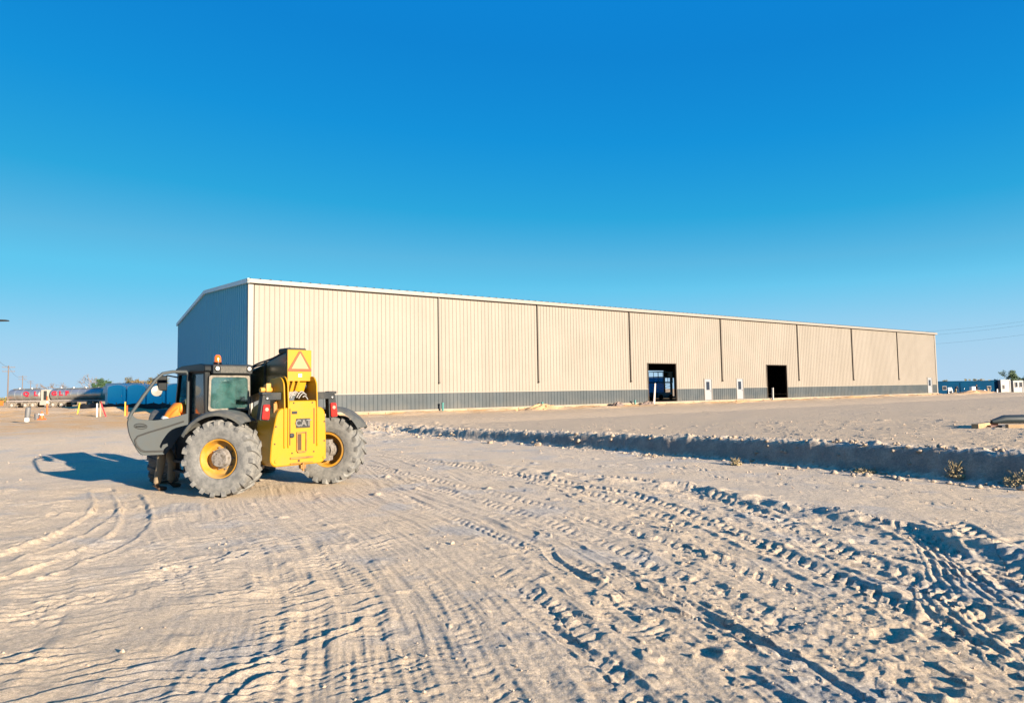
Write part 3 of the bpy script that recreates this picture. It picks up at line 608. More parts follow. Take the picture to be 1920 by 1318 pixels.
tag(g.build('board', PALE, loc=wpos(33.75, .55, Z0+.02)), 'pale board leaning at the left side of the first big doorway', 'board'); bpy.data.objects['board'].rotation_euler = (0, 0, WROT)
g = MB(); g.box(-.07, .07, -.07, .07, -.2, 1.25); g.box(-.09, .09, -.09, .09, 1.25, 1.29)
o = g.build('post', WHITEP, loc=wpos(51.5, .35, Z0)); o.rotation_euler = (0, R(2), WROT); tag(o, 'short white post beside the dark second big doorway', 'post')

# scissor lift parked inside, seen through the first doorway
BLU = mat('blue_machine_paint', (0.06, 0.50, 0.90), .4, noise=(4, (0.03, 0.22, 0.5), .45, .7)); LIL = mat('pale_blue_panel', (0.25, 0.45, 0.6), .5)
sp = wpos(45.6, -9.5, Z0+BASE)
sl_ = empty('scissor_lift', sp, WROT+R(8), 'blue scissor lift with railed platform standing inside the first doorway', 'scissor lift')
g = MB(); g.box(-1.35, 1.35, -.6, .6, .22, .75); g.build('chassis', BLU, sl_, bevel=.03)
for x in (-.95, .95):
    for y in (-.62, .62):
        g = MB(); g.M = Matrix.Translation((x, y, .27)); g.lathe([(0, -.1), (.27, -.1), (.27, .1), (0, .1)], 20); g.build('wheel', RUBD, sl_, smooth=40)
g = MB()
for y in (-.45, .45):
    for k in range(3):
        z = .75+k*.33
        g.hexa([(-1.2, y-.03, z), (-1.1, y-.03, z), (-1.1, y+.03, z), (-1.2, y+.03, z), (1.1, y-.03, z+.33), (1.2, y-.03, z+.33), (1.2, y+.03, z+.33), (1.1, y+.03, z+.33)])
        g.hexa([(1.2, y-.095, z), (1.1, y-.095, z), (1.1, y-.035, z), (1.2, y-.035, z), (-1.1, y-.095, z+.33), (-1.2, y-.095, z+.33), (-1.2, y-.035, z+.33), (-1.1, y-.035, z+.33)])
g.build('scissor_arms', STEEL, sl_)
g = MB(); g.box(-1.4, 1.4, -.65, .65, 1.78, 1.92); g.build('platform', BLU, sl_, bevel=.02)
g = MB()
for x in (-1.37, -.45, .45, 1.37):
    for y in (-.62, .62): g.cyl((x, y, 1.92), (x, y, 3.0), .03, n=8)
for z in (2.45, 3.0):
    for y in (-.62, .62): g.cyl((-1.37, y, z), (1.37, y, z), .03, n=8)
    for x in (-1.37, 1.37): g.cyl((x, -.62, z), (x, .62, z), .03, n=8)
g.build('railing', BLU, sl_, smooth=40)
g = MB(); g.box(.55, 1.1, -.72, -.64, 2.35, 2.95); g.build('control_box', LIL, sl_, bevel=.02)
# blue container beyond the far doorway
def container(name, loc, rz, L_, W_, H_, m_, label, cat, group=None, wins=(), ribs=True, doors=()):
    o = empty(name, loc, rz, label, cat, group)
    g = MB(); g.box(0, L_, 0, W_, .15, H_)
    g.build('body', m_, o, bevel=.02)
    if ribs:
        g = MB()
        for x in np.arange(.25, L_-.2, .28): g.box(x, x+.13, -.03, -.002, .3, H_-.22)
        g.build('side_corrugation', m_, o)
    g = MB()
    for x in (0, L_-.12): g.box(x-.01, x+.13, -.05, .1, .1, H_+.01)
    g.box(.12, L_-.12, -.05, .06, H_-.15, H_+.01); g.box(.12, L_-.12, -.05, .06, .1, .26); g.build('side_frame', m_, o)
    for (x0, x1, z0, z1) in wins:
        w = MB().box(x0-.05, x1+.05, -.07, -.035, z0-.05, z1+.05).build('window', PALE, o); MB().box(x0, x1, -.082, -.072, z0, z1).build('pane', DG, w)
    for (x0, x1, md) in doors:
        dd = MB().box(x0, x1, -.07, -.035, .25, 2.2).build('door', md, o); MB().box(x1-.15, x1-.07, -.10, -.072, 1.1, 1.2).build('handle', STEEL, dd)
    g = MB()
    for x in (.3, L_/2, L_-.5): g.box(x, x+.3, .2, W_-.2, -.25, .148)
    g.build('skid', RUBD, o)
    return o
cpos = BC+BD*67.5-BN*34.5
container('container', (cpos[0], cpos[1], .2), WROT, 6.0, 2.4, 3.35, BLU, 'blue steel container glimpsed through the far doorway of the warehouse', 'container')

# ------------------------------------------------------------------ telehandler
FA = 46.0; fwd = Vector((-math.sin(R(FA)), math.cos(R(FA)), 0)); lft = Vector((-fwd.y, fwd.x, 0))
TM = Vector((-4.34, 12.40, 0))
th = empty('telehandler', TM, math.atan2(fwd.y, fwd.x), 'yellow and black telehandler parked on the sand with its cab door open', 'telehandler')
def tyre_mesh():
    g = MB()
    g.lathe([(.335, -.17), (.36, -.205), (.44, -.225), (.55, -.232), (.622, -.205), (.636, -.15), (.640, 0), (.636, .15), (.622, .205), (.55, .232), (.44, .225), (.36, .205), (.335, .17)], 72, closed=True)
    N_ = 19
    for side in (-1, 1):
        for k in range(N_):
            t0 = 2*math.pi*(k+(.5 if side > 0 else 0))/N_
            st = [(-.03, .15, .655, .600), (.10, .04, .672, .605), (.19, -.02, .670, .59), (.240, -.045, .650, .565), (.240, -.05, .600, .54)]
            hw = .062
            vs = []
            for ax, dt_, ro, ri in st:
                for sg in (-1, 1):
                    w = hw*(.82 if ax < 0 else 1.0)
                    for rr, ww in ((ri, w*1.25), (ro, w)):
                        t_ = t0+dt_*1.15+sg*ww/rr/1.0*.62
                        axx = ax if rr == ro or ax < .2 else .22
                        vs.append((rr*math.cos(t_), side*axx, rr*math.sin(t_)))
            fs = [(0, 1, 3, 2), (16, 17, 19, 18)]
            for i in range(4):
                a_, b_ = i*4, i*4+4
                fs += [(a_+1, b_+1, b_+3, a_+3), (a_, b_, b_+1, a_+1), (a_+2, a_+3, b_+3, b_+2), (a_, a_+2, b_+2, b_)]
            g.add(vs, fs)
    return g
def rim_mesh():
    g = MB(); g.lathe([(.30, -.185), (.338, -.19), (.342, -.165), (.315, -.15), (.305, -.05), (.305, .06), (.318, .15), (.342, .165), (.338, .19), (.322, .188), (.300, .15), (.285, .07), (.270, .035), (.20, .03), (.155, .055), (.10, .055), (.0, .055)], 56)
    g.lathe([(.300, -.185), (.285, -.15), (.28, .0), (.20, .01), (.0, .01)], 56); return g
def hub_mesh():
    g = MB(); g.lathe([(.175, .02), (.175, .075), (.155, .085), (.15, .15), (.135, .172), (.0, .175)], 32)
    for k in range(10):
        t_ = 2*math.pi*k/10; g.cyl((.195*math.cos(t_), .02, .195*math.sin(t_)), (.195*math.cos(t_), .062, .195*math.sin(t_)), .016, n=6)
    for k in range(6):
        t_ = 2*math.pi*k/6+.3; g.cyl((.09*math.cos(t_), .16, .09*math.sin(t_)), (.09*math.cos(t_), .188, .09*math.sin(t_)), .013, n=6)
    g.lathe([(.13, -.30), (.15, -.17), (.15, .01)], 24); g.box(-.09, .09, -.30, -.12, -.2, .2); return g
def fender_mesh(a0, a1):
    g = MB(); n = 18; prof = [(-.24, .0), (-.20, .035), (0, .045), (.20, .035), (.255, -.005), (.262, -.055), (.250, -.057), (.243, -.015), (.19, .018), (0, .027), (-.19, .018)]
    vs = []; k = len(prof)
    for i in range(n+1):
        t_ = R(a0+(a1-a0)*i/n); r_ = .765+.03*math.sin(math.pi*i/n)
        for ax, dr in prof: vs.append(((r_+dr)*math.cos(t_), ax, (r_+dr)*math.sin(t_)))
    fs = [(i*k+j, i*k+(j+1) % k, (i+1)*k+(j+1) % k, (i+1)*k+j) for i in range(n) for j in range(k)]
    fs += [tuple(range(k)), tuple(range(n*k, (n+1)*k))]; g.add(vs, fs); return g
tyM = tyre_mesh().build('tyre', RUBBER, smooth=35); rmM = rim_mesh().build('rim', YELD, smooth=35); hbM = hub_mesh().build('hub', HUB, smooth=35)
fnL = fender_mesh(32, 128).build('fender', PLAST, smooth=40); fnR = fender_mesh(32, 128).build('fender', PLAST, smooth=40)
def wheel(x, y, steer, side, first=False, fen=True):
    w = empty('wheel', (x, y, .665), 0, parent=th)
    w.rotation_euler = (0, 0, R(steer)+(0 if side > 0 else math.pi))
    for src in (tyM, rmM, hbM):
        c = src if first else src.copy()
        if not first: COL.objects.link(c)
        c.parent = w
        if src is tyM: c.rotation_euler = (0, R(random.uniform(0, 18)), 0)
    if fen:
        c = fnL if first else fnL.copy()
        if not first: COL.objects.link(c)
        c.parent = w
        c.location = (0, 0, 0)
    return w
# local wheel y axis = outward. rear wheels steered, front wheels counter-steered
wheel(0, 1.05, 38, 1, True); wheel(0, -1.05, 35, -1); wheel(2.9, 1.05, -26, 1); wheel(2.9, -1.05, -24, -1)
bpy.data.objects.remove(fnR)
# fenders of the left wheels open towards the machine's rear or front as the wheel frame runs
g = MB()
for ax in (0, 2.9):
    g = MB(); g.cyl((ax, -.78, .665), (ax, .78, .665), .10, n=16); g.lathe([(0, 0)], 3) if False else None
    g.cyl((ax-.17, .12, .66), (ax+.17, .12, .66), .21, .16, n=18)
    g.build('axle', DGREY, th, smooth=40)
g = MB()
g.prism(rounded([(-.55, .55), (3.45, .55), (3.45, 1.0), (2.3, 1.12), (1.0, 1.12), (-.1, 1.2), (-.55, 1.1)], .05), 'y', -.34, .34)
g.prism([(.75, .62), (2.15, .62), (2.15, 1.15), (.75, 1.15)], 'y', .34, .72)
g.build('chassis', DGREY, th, bevel=.02)
g = MB(); g.prism(rounded([(.92, .50), (2.05, .50), (2.12, .62), (2.05, 1.22), (1.05, 1.22), (.85, .95)], .06), 'y', .72, 1.12)
g.build('side_tank', BLK, th, bevel=.03)
g = MB(); g.box(1.25, 1.95, 1.12, 1.27, .50, .54); g.box(1.25, 1.29, 1.12, 1.27, .34, .52); g.box(1.91, 1.95, 1.12, 1.27, .34, .52); g.box(1.25, 1.95, 1.14, 1.27, .32, .35)
g.build('step', DGREY, th)
# engine hood on the right
g = MB(); g.prism(rounded([(.95, .62), (2.3, .62), (2.3, 1.30), (2.1, 1.42), (1.1, 1.46), (.90, 1.35)], .1), 'y', -1.02, -.42)
g.build('engine_hood', YEL, th, bevel=.04, smooth=50)
# counterweight
cw = [(.25, 1.64), (-.27, 1.64), (-.285, 1.52), (-.40, 1.51), (-.455, 1.42), (-.475, .96), (-.475, .60), (-.40, .50), (.52, .50), (.60, .58), (.575, .96), (.485, 1.40), (.42, 1.51), (.27, 1.52)]
cwr = [.03, .03, .02, .07, .08, .1, .05, .07, .07, .06, .1, .1, .06, .02]
g = MB(); g.prism(rounded(cw, cwr, 4), 'x', -.80, -.12); CWB = g.build('counterweight', YEL, th, bevel=.035, smooth=50)
g = MB()
g.box(-.825, -.79, .10, .118, .74, 1.085); g.box(-.825, -.79, -.075, -.057, .74, 1.085); g.box(-.815, -.79, -.057, .10, 1.06, 1.085); g.box(-.835, -.79, -.057, .10, .72, .745)
g.box(-.83, -.79, -.20, .24, .615, .645); g.box(-.83, -.79, -.20, .24, .525, .545)
g.build('hitch_bracket', RUST, CWB, bevel=.006)
g = MB(); g.box(-.803, -.797, .02, .10, .76, 1.05); g.build('recess_shade', mat('dark_slot', (.05, .022, .006), .8), CWB); g = MB(); g.box(-.805, -.797, .05, .09, .56, .60); g.build('recess_shade', mat('dark_slot', (.05, .022, .006), .8), CWB)  # flat dark sheets painted as the shade inside the recess and slot
g = MB(); g.M = Matrix.Translation((-.80, .205, 1.03)) ; g.lathe([(.042, 0), (.042, -.022), (.03, -.03), (.0, -.03)], 20, axis='x'); g.build('filler_cap', DGREY, CWB, smooth=40)
BADGE = mat('dark_badge_plate', (.022, .024, .026), .6, spec=.15, noise=(30, (.05, .047, .04), .45, .65))
LETG = mat('badge_letter_grey', (.10, .095, .088), .6)
g = MB(); g.box(-.812, -.797, -.145, .125, 1.155, 1.32); bd = g.build('badge', BADGE, CWB, bevel=.004)
g = MB(); text_mb(g, 'CAT', .155, Matrix.Translation((-.815, -.01, 1.2375)) @ Matrix(((0, 0, 1, 0), (-1, 0, 0, 0), (0, 1, 0, 0), (0, 0, 0, 1))), .004, .004, 1.0)
LET1 = g.build('badge_lettering', LETG, CWB)
g = MB(); g.box(-.808, -.797, .105, .205, 1.405, 1.455); g.box(-.811, -.806, .115, .195, 1.42, 1.44); g.build('small_plate', BADGE, CWB)
g = MB(); g.cyl((-.80, .49, .60), (-.815, .49, .60), .035, n=20); g.build('lifting_lug', YEL, CWB, smooth=40); g = MB(); g.cyl((-.80, -.43, .60), (-.815, -.43, .60), .03, n=20); g.build('lifting_lug', YEL, CWB, smooth=40)
for (y, z) in ((.17, 1.60), (-.19, 1.60), (.52, .9), (.50, 1.2), (-.43, .9), (-.43, 1.25), (.20, .72), (-.22, .72)):
    g = MB(); g.cyl((-.80, y, z), (-.812, y, z), .014, n=6); g.build('bolt_head', DGREY, CWB)
g = MB(); g.box(-.804, -.797, -.235, -.215, .86, 1.50); g.build('panel_seam', MATS['dark_slot'], CWB); g = MB(); g.box(-.804, -.797, .232, .25, .86, 1.50); g.build('panel_seam', MATS['dark_slot'], CWB)
g = MB(); g.box(-.86, -.79, -.04, .06, .44, .51); g.cyl((-.85, .01, .40), (-.85, .01, .54), .02, n=10); g.build('tow_pin', RUST, CWB)
# boom support plates
for (y0, y1) in ((.335, .36), (.262, .288), (-.295, -.27)):
    zt = 2.06 if y0 < .33 else 2.04
    g = MB(); g.prism(rounded([(-.825, .80), (-.825, 1.55), (-.80, 1.95), (-.70, zt+.02), (-.30, zt), (.15, 1.5), (.15, 1.1), (-.3, .8)], .07), 'y', y0, y1)
    g.build('pivot_plate', YEL, th, bevel=.006, smooth=50)
# boom
BY0, BY1 = -.285, .165
def bz(x): return 2.0-.2*(x+.55)
g = MB()
g.hexa([(-.53, BY0, 2.02), (3.0, BY0, 1.36), (3.0, BY1, 1.36), (-.53, BY1, 2.02), (-.53, BY0, 2.53), (3.0, BY0, 1.82), (3.0, BY1, 1.82), (-.53, BY1, 2.53)])
BOOM = g.build('boom', mat('dark_boom_paint', (.035, .025, .006), .22, noise=(3, (.08, .05, .008), .5, .75)), th, bevel=.03, smooth=50)  # outer boom base colour is black-brown, inner boom stays yellow
g = MB()
g.hexa([(-.55, BY0, 2.26), (-.30, BY0, 2.10), (-.30, BY1, 2.10), (-.55, BY1, 2.26), (-.55, BY0, 2.30), (-.30, BY0, 2.14), (-.30, BY1, 2.14), (-.55, BY1, 2.30)]) if False else None
g.hexa([(3.0, BY0+.07, 1.42), (3.9, BY0+.07, 1.25), (3.9, BY1-.07, 1.25), (3.0, BY1-.07, 1.42), (3.0, BY0+.07, 1.76), (3.9, BY0+.07, 1.58), (3.9, BY1-.07, 1.58), (3.0, BY1-.07, 1.76)])
g.prism(rounded([(3.85, 1.56), (4.15, 1.4), (4.35, .75), (4.2, .62), (4.0, .8), (3.85, 1.25)], .05), 'y', -.2, .08)
g.build('inner_boom', YELD, BOOM, bevel=.015, smooth=50)
g = MB(); g.box(-.585, -.545, BY0-.01, BY1+.01, 1.99, 2.56); g.box(-.55, -.3, BY0-.008, BY0+.02, 2.0, 2.56); g.build('end_plate', YEL, BOOM, bevel=.008)
g = MB(); g.box(-.52, -.15, BY0+.05, BY1-.02, 2.50, 2.60); g.build('top_cover', DGREY, BOOM, bevel=.03)
g = MB()
for y in (.155, .06, -.04):
    g.hexa([(-.60, y-.02, 1.995), (-.60, y+.02, 1.995), (-.40, y+.02, 1.995), (-.40, y-.02, 1.995), (-.545, y+.015, 1.80), (-.545, y+.055, 1.80), (-.38, y+.055, 1.80), (-.38, y+.015, 1.80)])
g.hexa([(-.50, BY0+.04, 1.99), (-.50, BY1, 1.99), (-.3, BY1, 1.99), (-.3, BY0+.04, 1.99), (-.47, BY0+.08, 1.80), (-.47, BY1, 1.80), (-.3, BY1, 1.80), (-.3, BY0+.08, 1.80)])
g.build('pivot_bracket', YEL, BOOM, bevel=.006)
g = MB(); g.cyl((-.42, -.27, 1.90), (-.42, .335, 1.90), .05, n=18); g.build('pivot_pin', DGREY, BOOM, smooth=40)
g = MB()
for k, (ya, yb, zt) in enumerate(((.17, -.02, 1.80), (.13, .03, 1.78), (.02, -.14, 1.80), (-.02, -.17, 1.77), (-.2, -.1, 1.72))):
    pts = [(-.62, ya+(yb-ya)*t_, 1.60+(zt-1.60)*math.sin(math.pi*(.15+.55*t_))) for t_ in np.linspace(0, 1, 9)]; g.tube(pts, .013, 7)
g.build('hydraulic_hoses', mat('grey_hose', (.16, .15, .145), .5), th, smooth=60)
g = MB()
for y in (.02, .08, .13):
    pts = [(-.5+3.4*t_, y+.015*math.sin(9*t_+y*30), 2.555-.68*t_+.02*math.sin(14*t_+y*20)+.02) for t_ in np.linspace(0, 1, 24)]; g.tube(pts, .017, 7)
g.build('boom_hoses', RUBD, BOOM, smooth=60)
g = MB(); g.box(.28, .34, BY1-.01, BY1+.012, bz(.3)-.13, 2.40); g.build('clamp_strap', BLK, BOOM); g = MB(); g.box(1.55, 1.61, BY1-.01, BY1+.012, bz(1.6)+.02, 2.12); g.build('clamp_strap', BLK, BOOM)
g = MB(); g.prism([(.05, .085), (.16, .085), (.16, .0)], 'y', .168, .170) if False else None
# slow vehicle triangle
TRI_O = mat('reflective_red_orange', (.42, .045, .008), .35); TRI_Y = mat('fluorescent_amber', (.42, .185, .075), .5)
def tri(s_, cy, cz): return [(cy-s_*.5, cz-s_*.29), (cy+s_*.5, cz-s_*.29), (cy, cz+s_*.577)]
g = MB()
pts = [(BY0+.0, 2.17), (BY0+.0, 2.205), (-.08, 2.535), (-.04, 2.535), (BY1+.0, 2.205), (BY1+.0, 2.17)]
g.prism(pts, 'x', -.598, -.588); tr_ = g.build('warning_triangle', TRI_O, th)
g = MB(); g.prism([(BY0+.055, 2.215), (-.06, 2.50), (BY1-.055, 2.215)], 'x', -.603, -.599); g.build('triangle_centre', TRI_Y, tr_)
g = MB(); g.box(-.591, -.586, -.10, -.03, 2.065, 2.125); g.build('sticker', mat('white_sticker', (.5, .48, .42), .5), th)
# left side cylinder end
g = MB(); g.prism(rounded([(-.44, 1.80), (-.34, 1.80), (-.32, 1.93), (-.44, 1.96)], .02), 'y', .41, .50); g.cyl((-.36, .30, 1.84), (-.36, .58, 1.84), .045, n=16)
g.build('tilt_cylinder', YELD, th, bevel=.01, smooth=40)
# inner side plates behind the light bar
g = MB(); g.prism(rounded([(-.6, .95), (-.6, 1.62), (-.35, 1.75), (.35, 1.5), (.5, 1.0)], .08), 'y', .37, .41); g.prism([(-.66, 1.30), (-.66, 1.60), (-.62, 1.60), (-.62, 1.30)], 'y', .41, .47)
g.build('side_plate', RUST, th, bevel=.006)
# light bar with tail lamps
for s_ in (1, -1):
    y0 = .37 if s_ > 0 else -.31
    g = MB(); a_, b_ = sorted((y0, s_*.66)); g.box(-.74, -.66, a_, b_, 1.66, 1.79); g.box(-.75, -.60, *sorted((s_*.56, s_*.72)), 1.75, 1.80)
    g.prism(rounded([(s_*.56, 1.75), (s_*.70, 1.75), (s_*.76, 1.32), (s_*.58, 1.30)], .02), 'x', -.73, -.60)
    lb = g.build('light_bar', DGREY, th, bevel=.008)
    g = MB(); g.prism(rounded([(s_*.585, 1.585), (s_*.705, 1.585), (s_*.735, 1.33), (s_*.60, 1.32)], .03), 'x', -.775, -.732)
    tl = g.build('tail_light', REDL, th, bevel=.015, smooth=50)
    g = MB(); g.M = Matrix.Translation((-.776, s_*.65, 1.50)); g.lathe([(.035, .0), (.03, -.008), (0, -.01)], 16, axis='x'); g.build('reflector', mat('pale_red_lens', (.5, .2, .16), .2), tl, smooth=50)
    g = MB(); g.cyl((-.752, s_*.63, 1.69), (-.742, s_*.63, 1.69), .014, n=10); g.build('bolt', LAMPG, lb)
# cab: posts, sills, panels
CX0, CX1, CY0, CY1 = .60, 2.20, .30, 1.15
g = MB()
g.prism(rounded([(CX0, 1.18), (CX0+.06, 1.18), (CX0+.13, 2.22), (CX0+.04, 2.22)], .01), 'y', CY0, CY0+.07)   # rear posts
g.prism(rounded([(CX0, 1.18), (CX0+.06, 1.18), (CX0+.13, 2.22), (CX0+.04, 2.22)], .01), 'y', CY1-.07, CY1)
g.prism([(CX0+.01, 1.30), (CX0+.06, 1.30), (CX0+.07, 1.50), (CX0+.02, 1.50)], 'y', CY0+.07, CY1-.07)           # rear panel
g.prism([(CX0+.04, 2.11), (CX0+.12, 2.11), (CX0+.13, 2.22), (CX0+.05, 2.22)], 'y', CY0+.07, CY1-.07)
for y0, y1 in ((CY0, CY0+.06), (CY1-.06, CY1)):
    g.prism([(1.30, 1.22), (1.37, 1.22), (1.37, 2.23), (1.30, 2.23)], 'y', y0, y1) if y0 > .5 else None           # door post
    g.prism([(2.14, 1.22), (2.20, 1.22), (1.96, 2.23), (1.90, 2.23)], 'y', y0, y1)                                 # windscreen post
    g.prism([(CX0+.06, 2.16), (1.96, 2.16), (1.94, 2.235), (CX0+.10, 2.235)], 'y', y0, y1)
g.box(.66, 1.33, CY1-.05, CY1-.005, 1.20, 1.42)
g.prism([(.66, .95), (2.16, .95), (2.16, 1.05), (.66, 1.05)], 'y', CY0, CY1)                                       # floor
g.box(.70, 2.16, CY0, CY0+.04, 1.05, 1.45); g.box(2.12, 2.17, CY0+.04, CY1-.06, 1.05, 1.42)
CAB = g.build('cab', BLK, th, bevel=.012)
def frame_ring(mb, outer, inner, axis, a, b):
    n = len(outer)
    def P(p, t_): return (t_, p[0], p[1]) if axis == 'x' else (p[0], t_, p[1])
    vs = [P(p, a) for p in outer]+[P(p, a) for p in inner]+[P(p, b) for p in outer]+[P(p, b) for p in inner]
    fs = []
    for i in range(n):
        j = (i+1) % n
        fs += [(i, j, n+j, n+i), (2*n+i, 3*n+i, 3*n+j, 2*n+j), (i, 2*n+i, 2*n+j, j), (n+i, n+j, 3*n+j, 3*n+i)]
    mb.add(vs, fs)
oc = rounded([(.335, 1.47), (1.115, 1.47), (1.10, 2.125), (.345, 2.125)], .05); ic = rounded([(.375, 1.515), (1.075, 1.515), (1.06, 2.085), (.39, 2.085)], .07)
tl_ = Matrix.Translation((.60, 0, 0)) @ Matrix.Shear('XY', 4, (0, 0)) if False else Matrix.Identity(4)
g = MB(); frame_ring(g, oc, ic, 'x', .565, .60)
rw = g.build('window_frame', mat('dusty_black_frame', (.075, .068, .058), .7, noise=(9, (.17, .145, .115), .42, .62)), CAB, bevel=.006)
g = MB(); g.prism(ic, 'x', .578, .584); g.build('rear_window', GLASS, CAB)
g = MB(); g.prism([(.70, 1.42), (1.29, 1.42), (1.29, 2.15), (.745, 2.15)], 'y', CY1-.03, CY1-.024); g.build('side_window', GLASS, CAB)
g = MB(); g.prism([(CY0+.06, 1.42), (CY1-.06, 1.42), (CY1-.06, 2.20), (CY0+.06, 2.20)], 'x', 0, .006)
ws = g.build('windscreen', GLASS, CAB); ws.location = (2.52, 0, 0); ws.rotation_euler = (0, 0, 0); ws.data.transform(Matrix.Shear('XZ', 4, (0, 0)) if False else Matrix(((1, 0, -.245, 0), (0, 1, 0, 0), (0, 0, 1, 0), (0, 0, 0, 1)))); ws.location = (2.50, 0, 0)
g = MB(); g.prism([(.75, 1.46), (2.08, 1.46), (1.92, 2.15), (.78, 2.15)], 'y', CY0+.02, CY0+.026); g.build('side_window', GLASS, CAB)
g = MB(); g.prism(rounded([(CX0-.02, 2.19), (2.06, 2.19), (2.02, 2.29), (1.7, 2.335), (.8, 2.345), (CX0-.0, 2.32)], .04), 'y', CY0-.03, CY1+.03)
g.build('roof', BLK, CAB, bevel=.04, smooth=50)
g = MB(); g.box(.49, .60, .33, 1.06, 2.15, 2.315); lb = g.build('rear_light_housing', DGREY, CAB, bevel=.015)
g = MB(); g.box(.480, .492, .45, .93, 2.165, 2.285); g.build('housing_panel', mat('vent_grey', (.035, .036, .034), .8, noise=(40, (.075, .07, .06), .4, .6)), CAB, bevel=.004)
for y in (.40, .99):
    g = MB(); g.M = Matrix.Translation((.482, y, 2.245)); g.lathe([(.05, .01), (.05, -.014), (.04, -.02)], 20, axis='x'); wl = g.build('work_light', BLK, CAB, smooth=40)
    g = MB(); g.M = Matrix.Translation((.470, y, 2.245)); g.lathe([(.038, .0), (.03, -.008), (0, -.01)], 20, axis='x'); g.build('lens', LAMPG, CAB, smooth=40)
bc = MB(); bc.M = Matrix.Translation((.80, .86, 2.34)); bc.lathe([(.0, 0), (.075, 0), (.075, .035), (.06, .04), (0, .04)], 20, axis='z'); bb = bc.build('beacon', BLK, th, smooth=40)
bc = MB(); bc.M = Matrix.Translation((.80, .86, 2.375)); bc.lathe([(.062, 0), (.060, .07), (.055, .105), (.035, .135), (0, .142)], 20, axis='z'); bc.build('beacon_lens', ORL, bb, smooth=60)
# seat, wheel and dash
SEAT = mat('grey_seat_cloth', (.10, .11, .12), .9)
g = MB(); g.prism(rounded([(.95, 1.25), (1.42, 1.25), (1.42, 1.38), (1.05, 1.40)], .04), 'y', .50, .96); g.prism(rounded([(.84, 1.35), (.98, 1.35), (.92, 1.98), (.80, 1.98)], .05), 'y', .52, .94)
g.box(1.0, 1.4, .55, .9, 1.05, 1.25); g.build('seat', SEAT, CAB, bevel=.03)
g = MB(); g.M = Matrix.Translation((1.72, .73, 1.56)) @ Matrix.Rotation(R(-30), 4, 'Y'); pts = [(.19*math.cos(t_), .19*math.sin(t_), 0) for t_ in np.linspace(0, 2*math.pi, 25)]; g.tube(pts, .016, 8, cap=False)
g.cyl((0, 0, -.35), (0, 0, 0), .03, n=10); g.box(-.19, .19, -.015, .015, -.01, .01); g.build('steering_wheel', BLK, CAB, smooth=40)
g = MB(); g.prism(rounded([(1.86, 1.05), (2.11, 1.05), (2.11, 1.45), (1.92, 1.50)], .03), 'y', .36, 1.07); g.build('dashboard', BLK, CAB, bevel=.02)
# mirror at the front left of the cab
g = MB(); g.tube([(2.02, 1.13, 2.12), (2.10, 1.30, 2.16), (2.12, 1.42, 2.12), (2.12, 1.42, 1.75)], .014, 8); mr_ = g.build('mirror', BLK, th, smooth=40)
g = MB(); g.box(2.09, 2.15, 1.30, 1.48, 1.86, 2.16); g.build('mirror_housing', BLK, mr_, bevel=.02); g = MB(); g.M = Matrix.Translation((2.10, 1.49, 1.86)); g.lathe([(.0, -.015), (.10, 0), (.095, .035), (.0, .05)], 20, axis='x'); g.build('round_mirror', mat('mirror_back_grey', (.16, .15, .13), .5), mr_, smooth=50)
# open door, hinged on the door post and swung straight out
dr = empty('door', (1.36, 1.16, 0), 0, parent=th)   # local y = out from the hinge
low = rounded([(.03, 1.43), (.03, 1.20), (.40, .69), (.80, .70), (.88, .80), (1.015, 1.08), (1.05, 1.32), (.985, 1.45), (.90, 1.36), (.60, 1.315), (.30, 1.36)], [.01, .02, .04, .05, .05, .1, .06, .03, .04, .1, .1], 4)
g = MB(); g.prism(low, 'x', -.03, .02); g.build('door_panel', DOORG, dr, bevel=.012, smooth=50)
g = MB(); g.tube([(-.005, .03, 1.22), (-.005, .02, 1.6), (-.005, .02, 2.15), (-.005, .06, 2.215), (-.005, .30, 2.21), (-.005, .47, 2.175), (-.005, .58, 2.07), (-.005, .78, 1.78), (-.005, .98, 1.46), (-.005, 1.02, 1.36)], .030, 8)
g.build('window_surround', DOORG, dr, smooth=50)
g = MB(); g.tube([(-.030, .10, 1.28), (-.034, .40, 1.19), (-.034, .72, 1.105), (-.034, .88, 1.05), (-.034, .925, .985), (-.034, .90, .89), (-.034, .82, .79), (-.034, .74, .765), (-.034, .44, .755)], .017, 6)
g.tube([(-.034, .36, .76), (-.034, .12, 1.14)], .012, 6) if False else None
g.build('door_seal', RUBD, dr, smooth=50)
g = MB(); g.M = Matrix.Translation((-.032, .835, 1.225)); g.tube([(0, .105*math.cos(t_), .045*math.sin(t_)+.012*math.cos(t_)) for t_ in np.linspace(0, 2*math.pi, 25)], .009, 6, cap=False); g.cyl((.004, -.08, -.005), (-.008, .08, .005), .016, n=8)
g.build('door_handle', DGREY, dr, smooth=50)
g = MB(); g.cyl((0, -.01, 1.30), (0, -.01, 1.38), .025, n=10); g.build('hinge', BLK, dr, smooth=40); g = MB(); g.cyl((0, -.01, 2.02), (0, -.01, 2.1), .025, n=10); g.build('hinge', BLK, dr, smooth=40)
g = MB(); g.prism(rounded([(.02, 1.45), (.02, 1.22), (.10, 1.22), (.13, 1.42)], .02), 'x', -.036, -.031) if False else g.box(-.05, .0, -.005, .018, 1.25, 2.2); g.build('hinge_strip', BLK, dr)
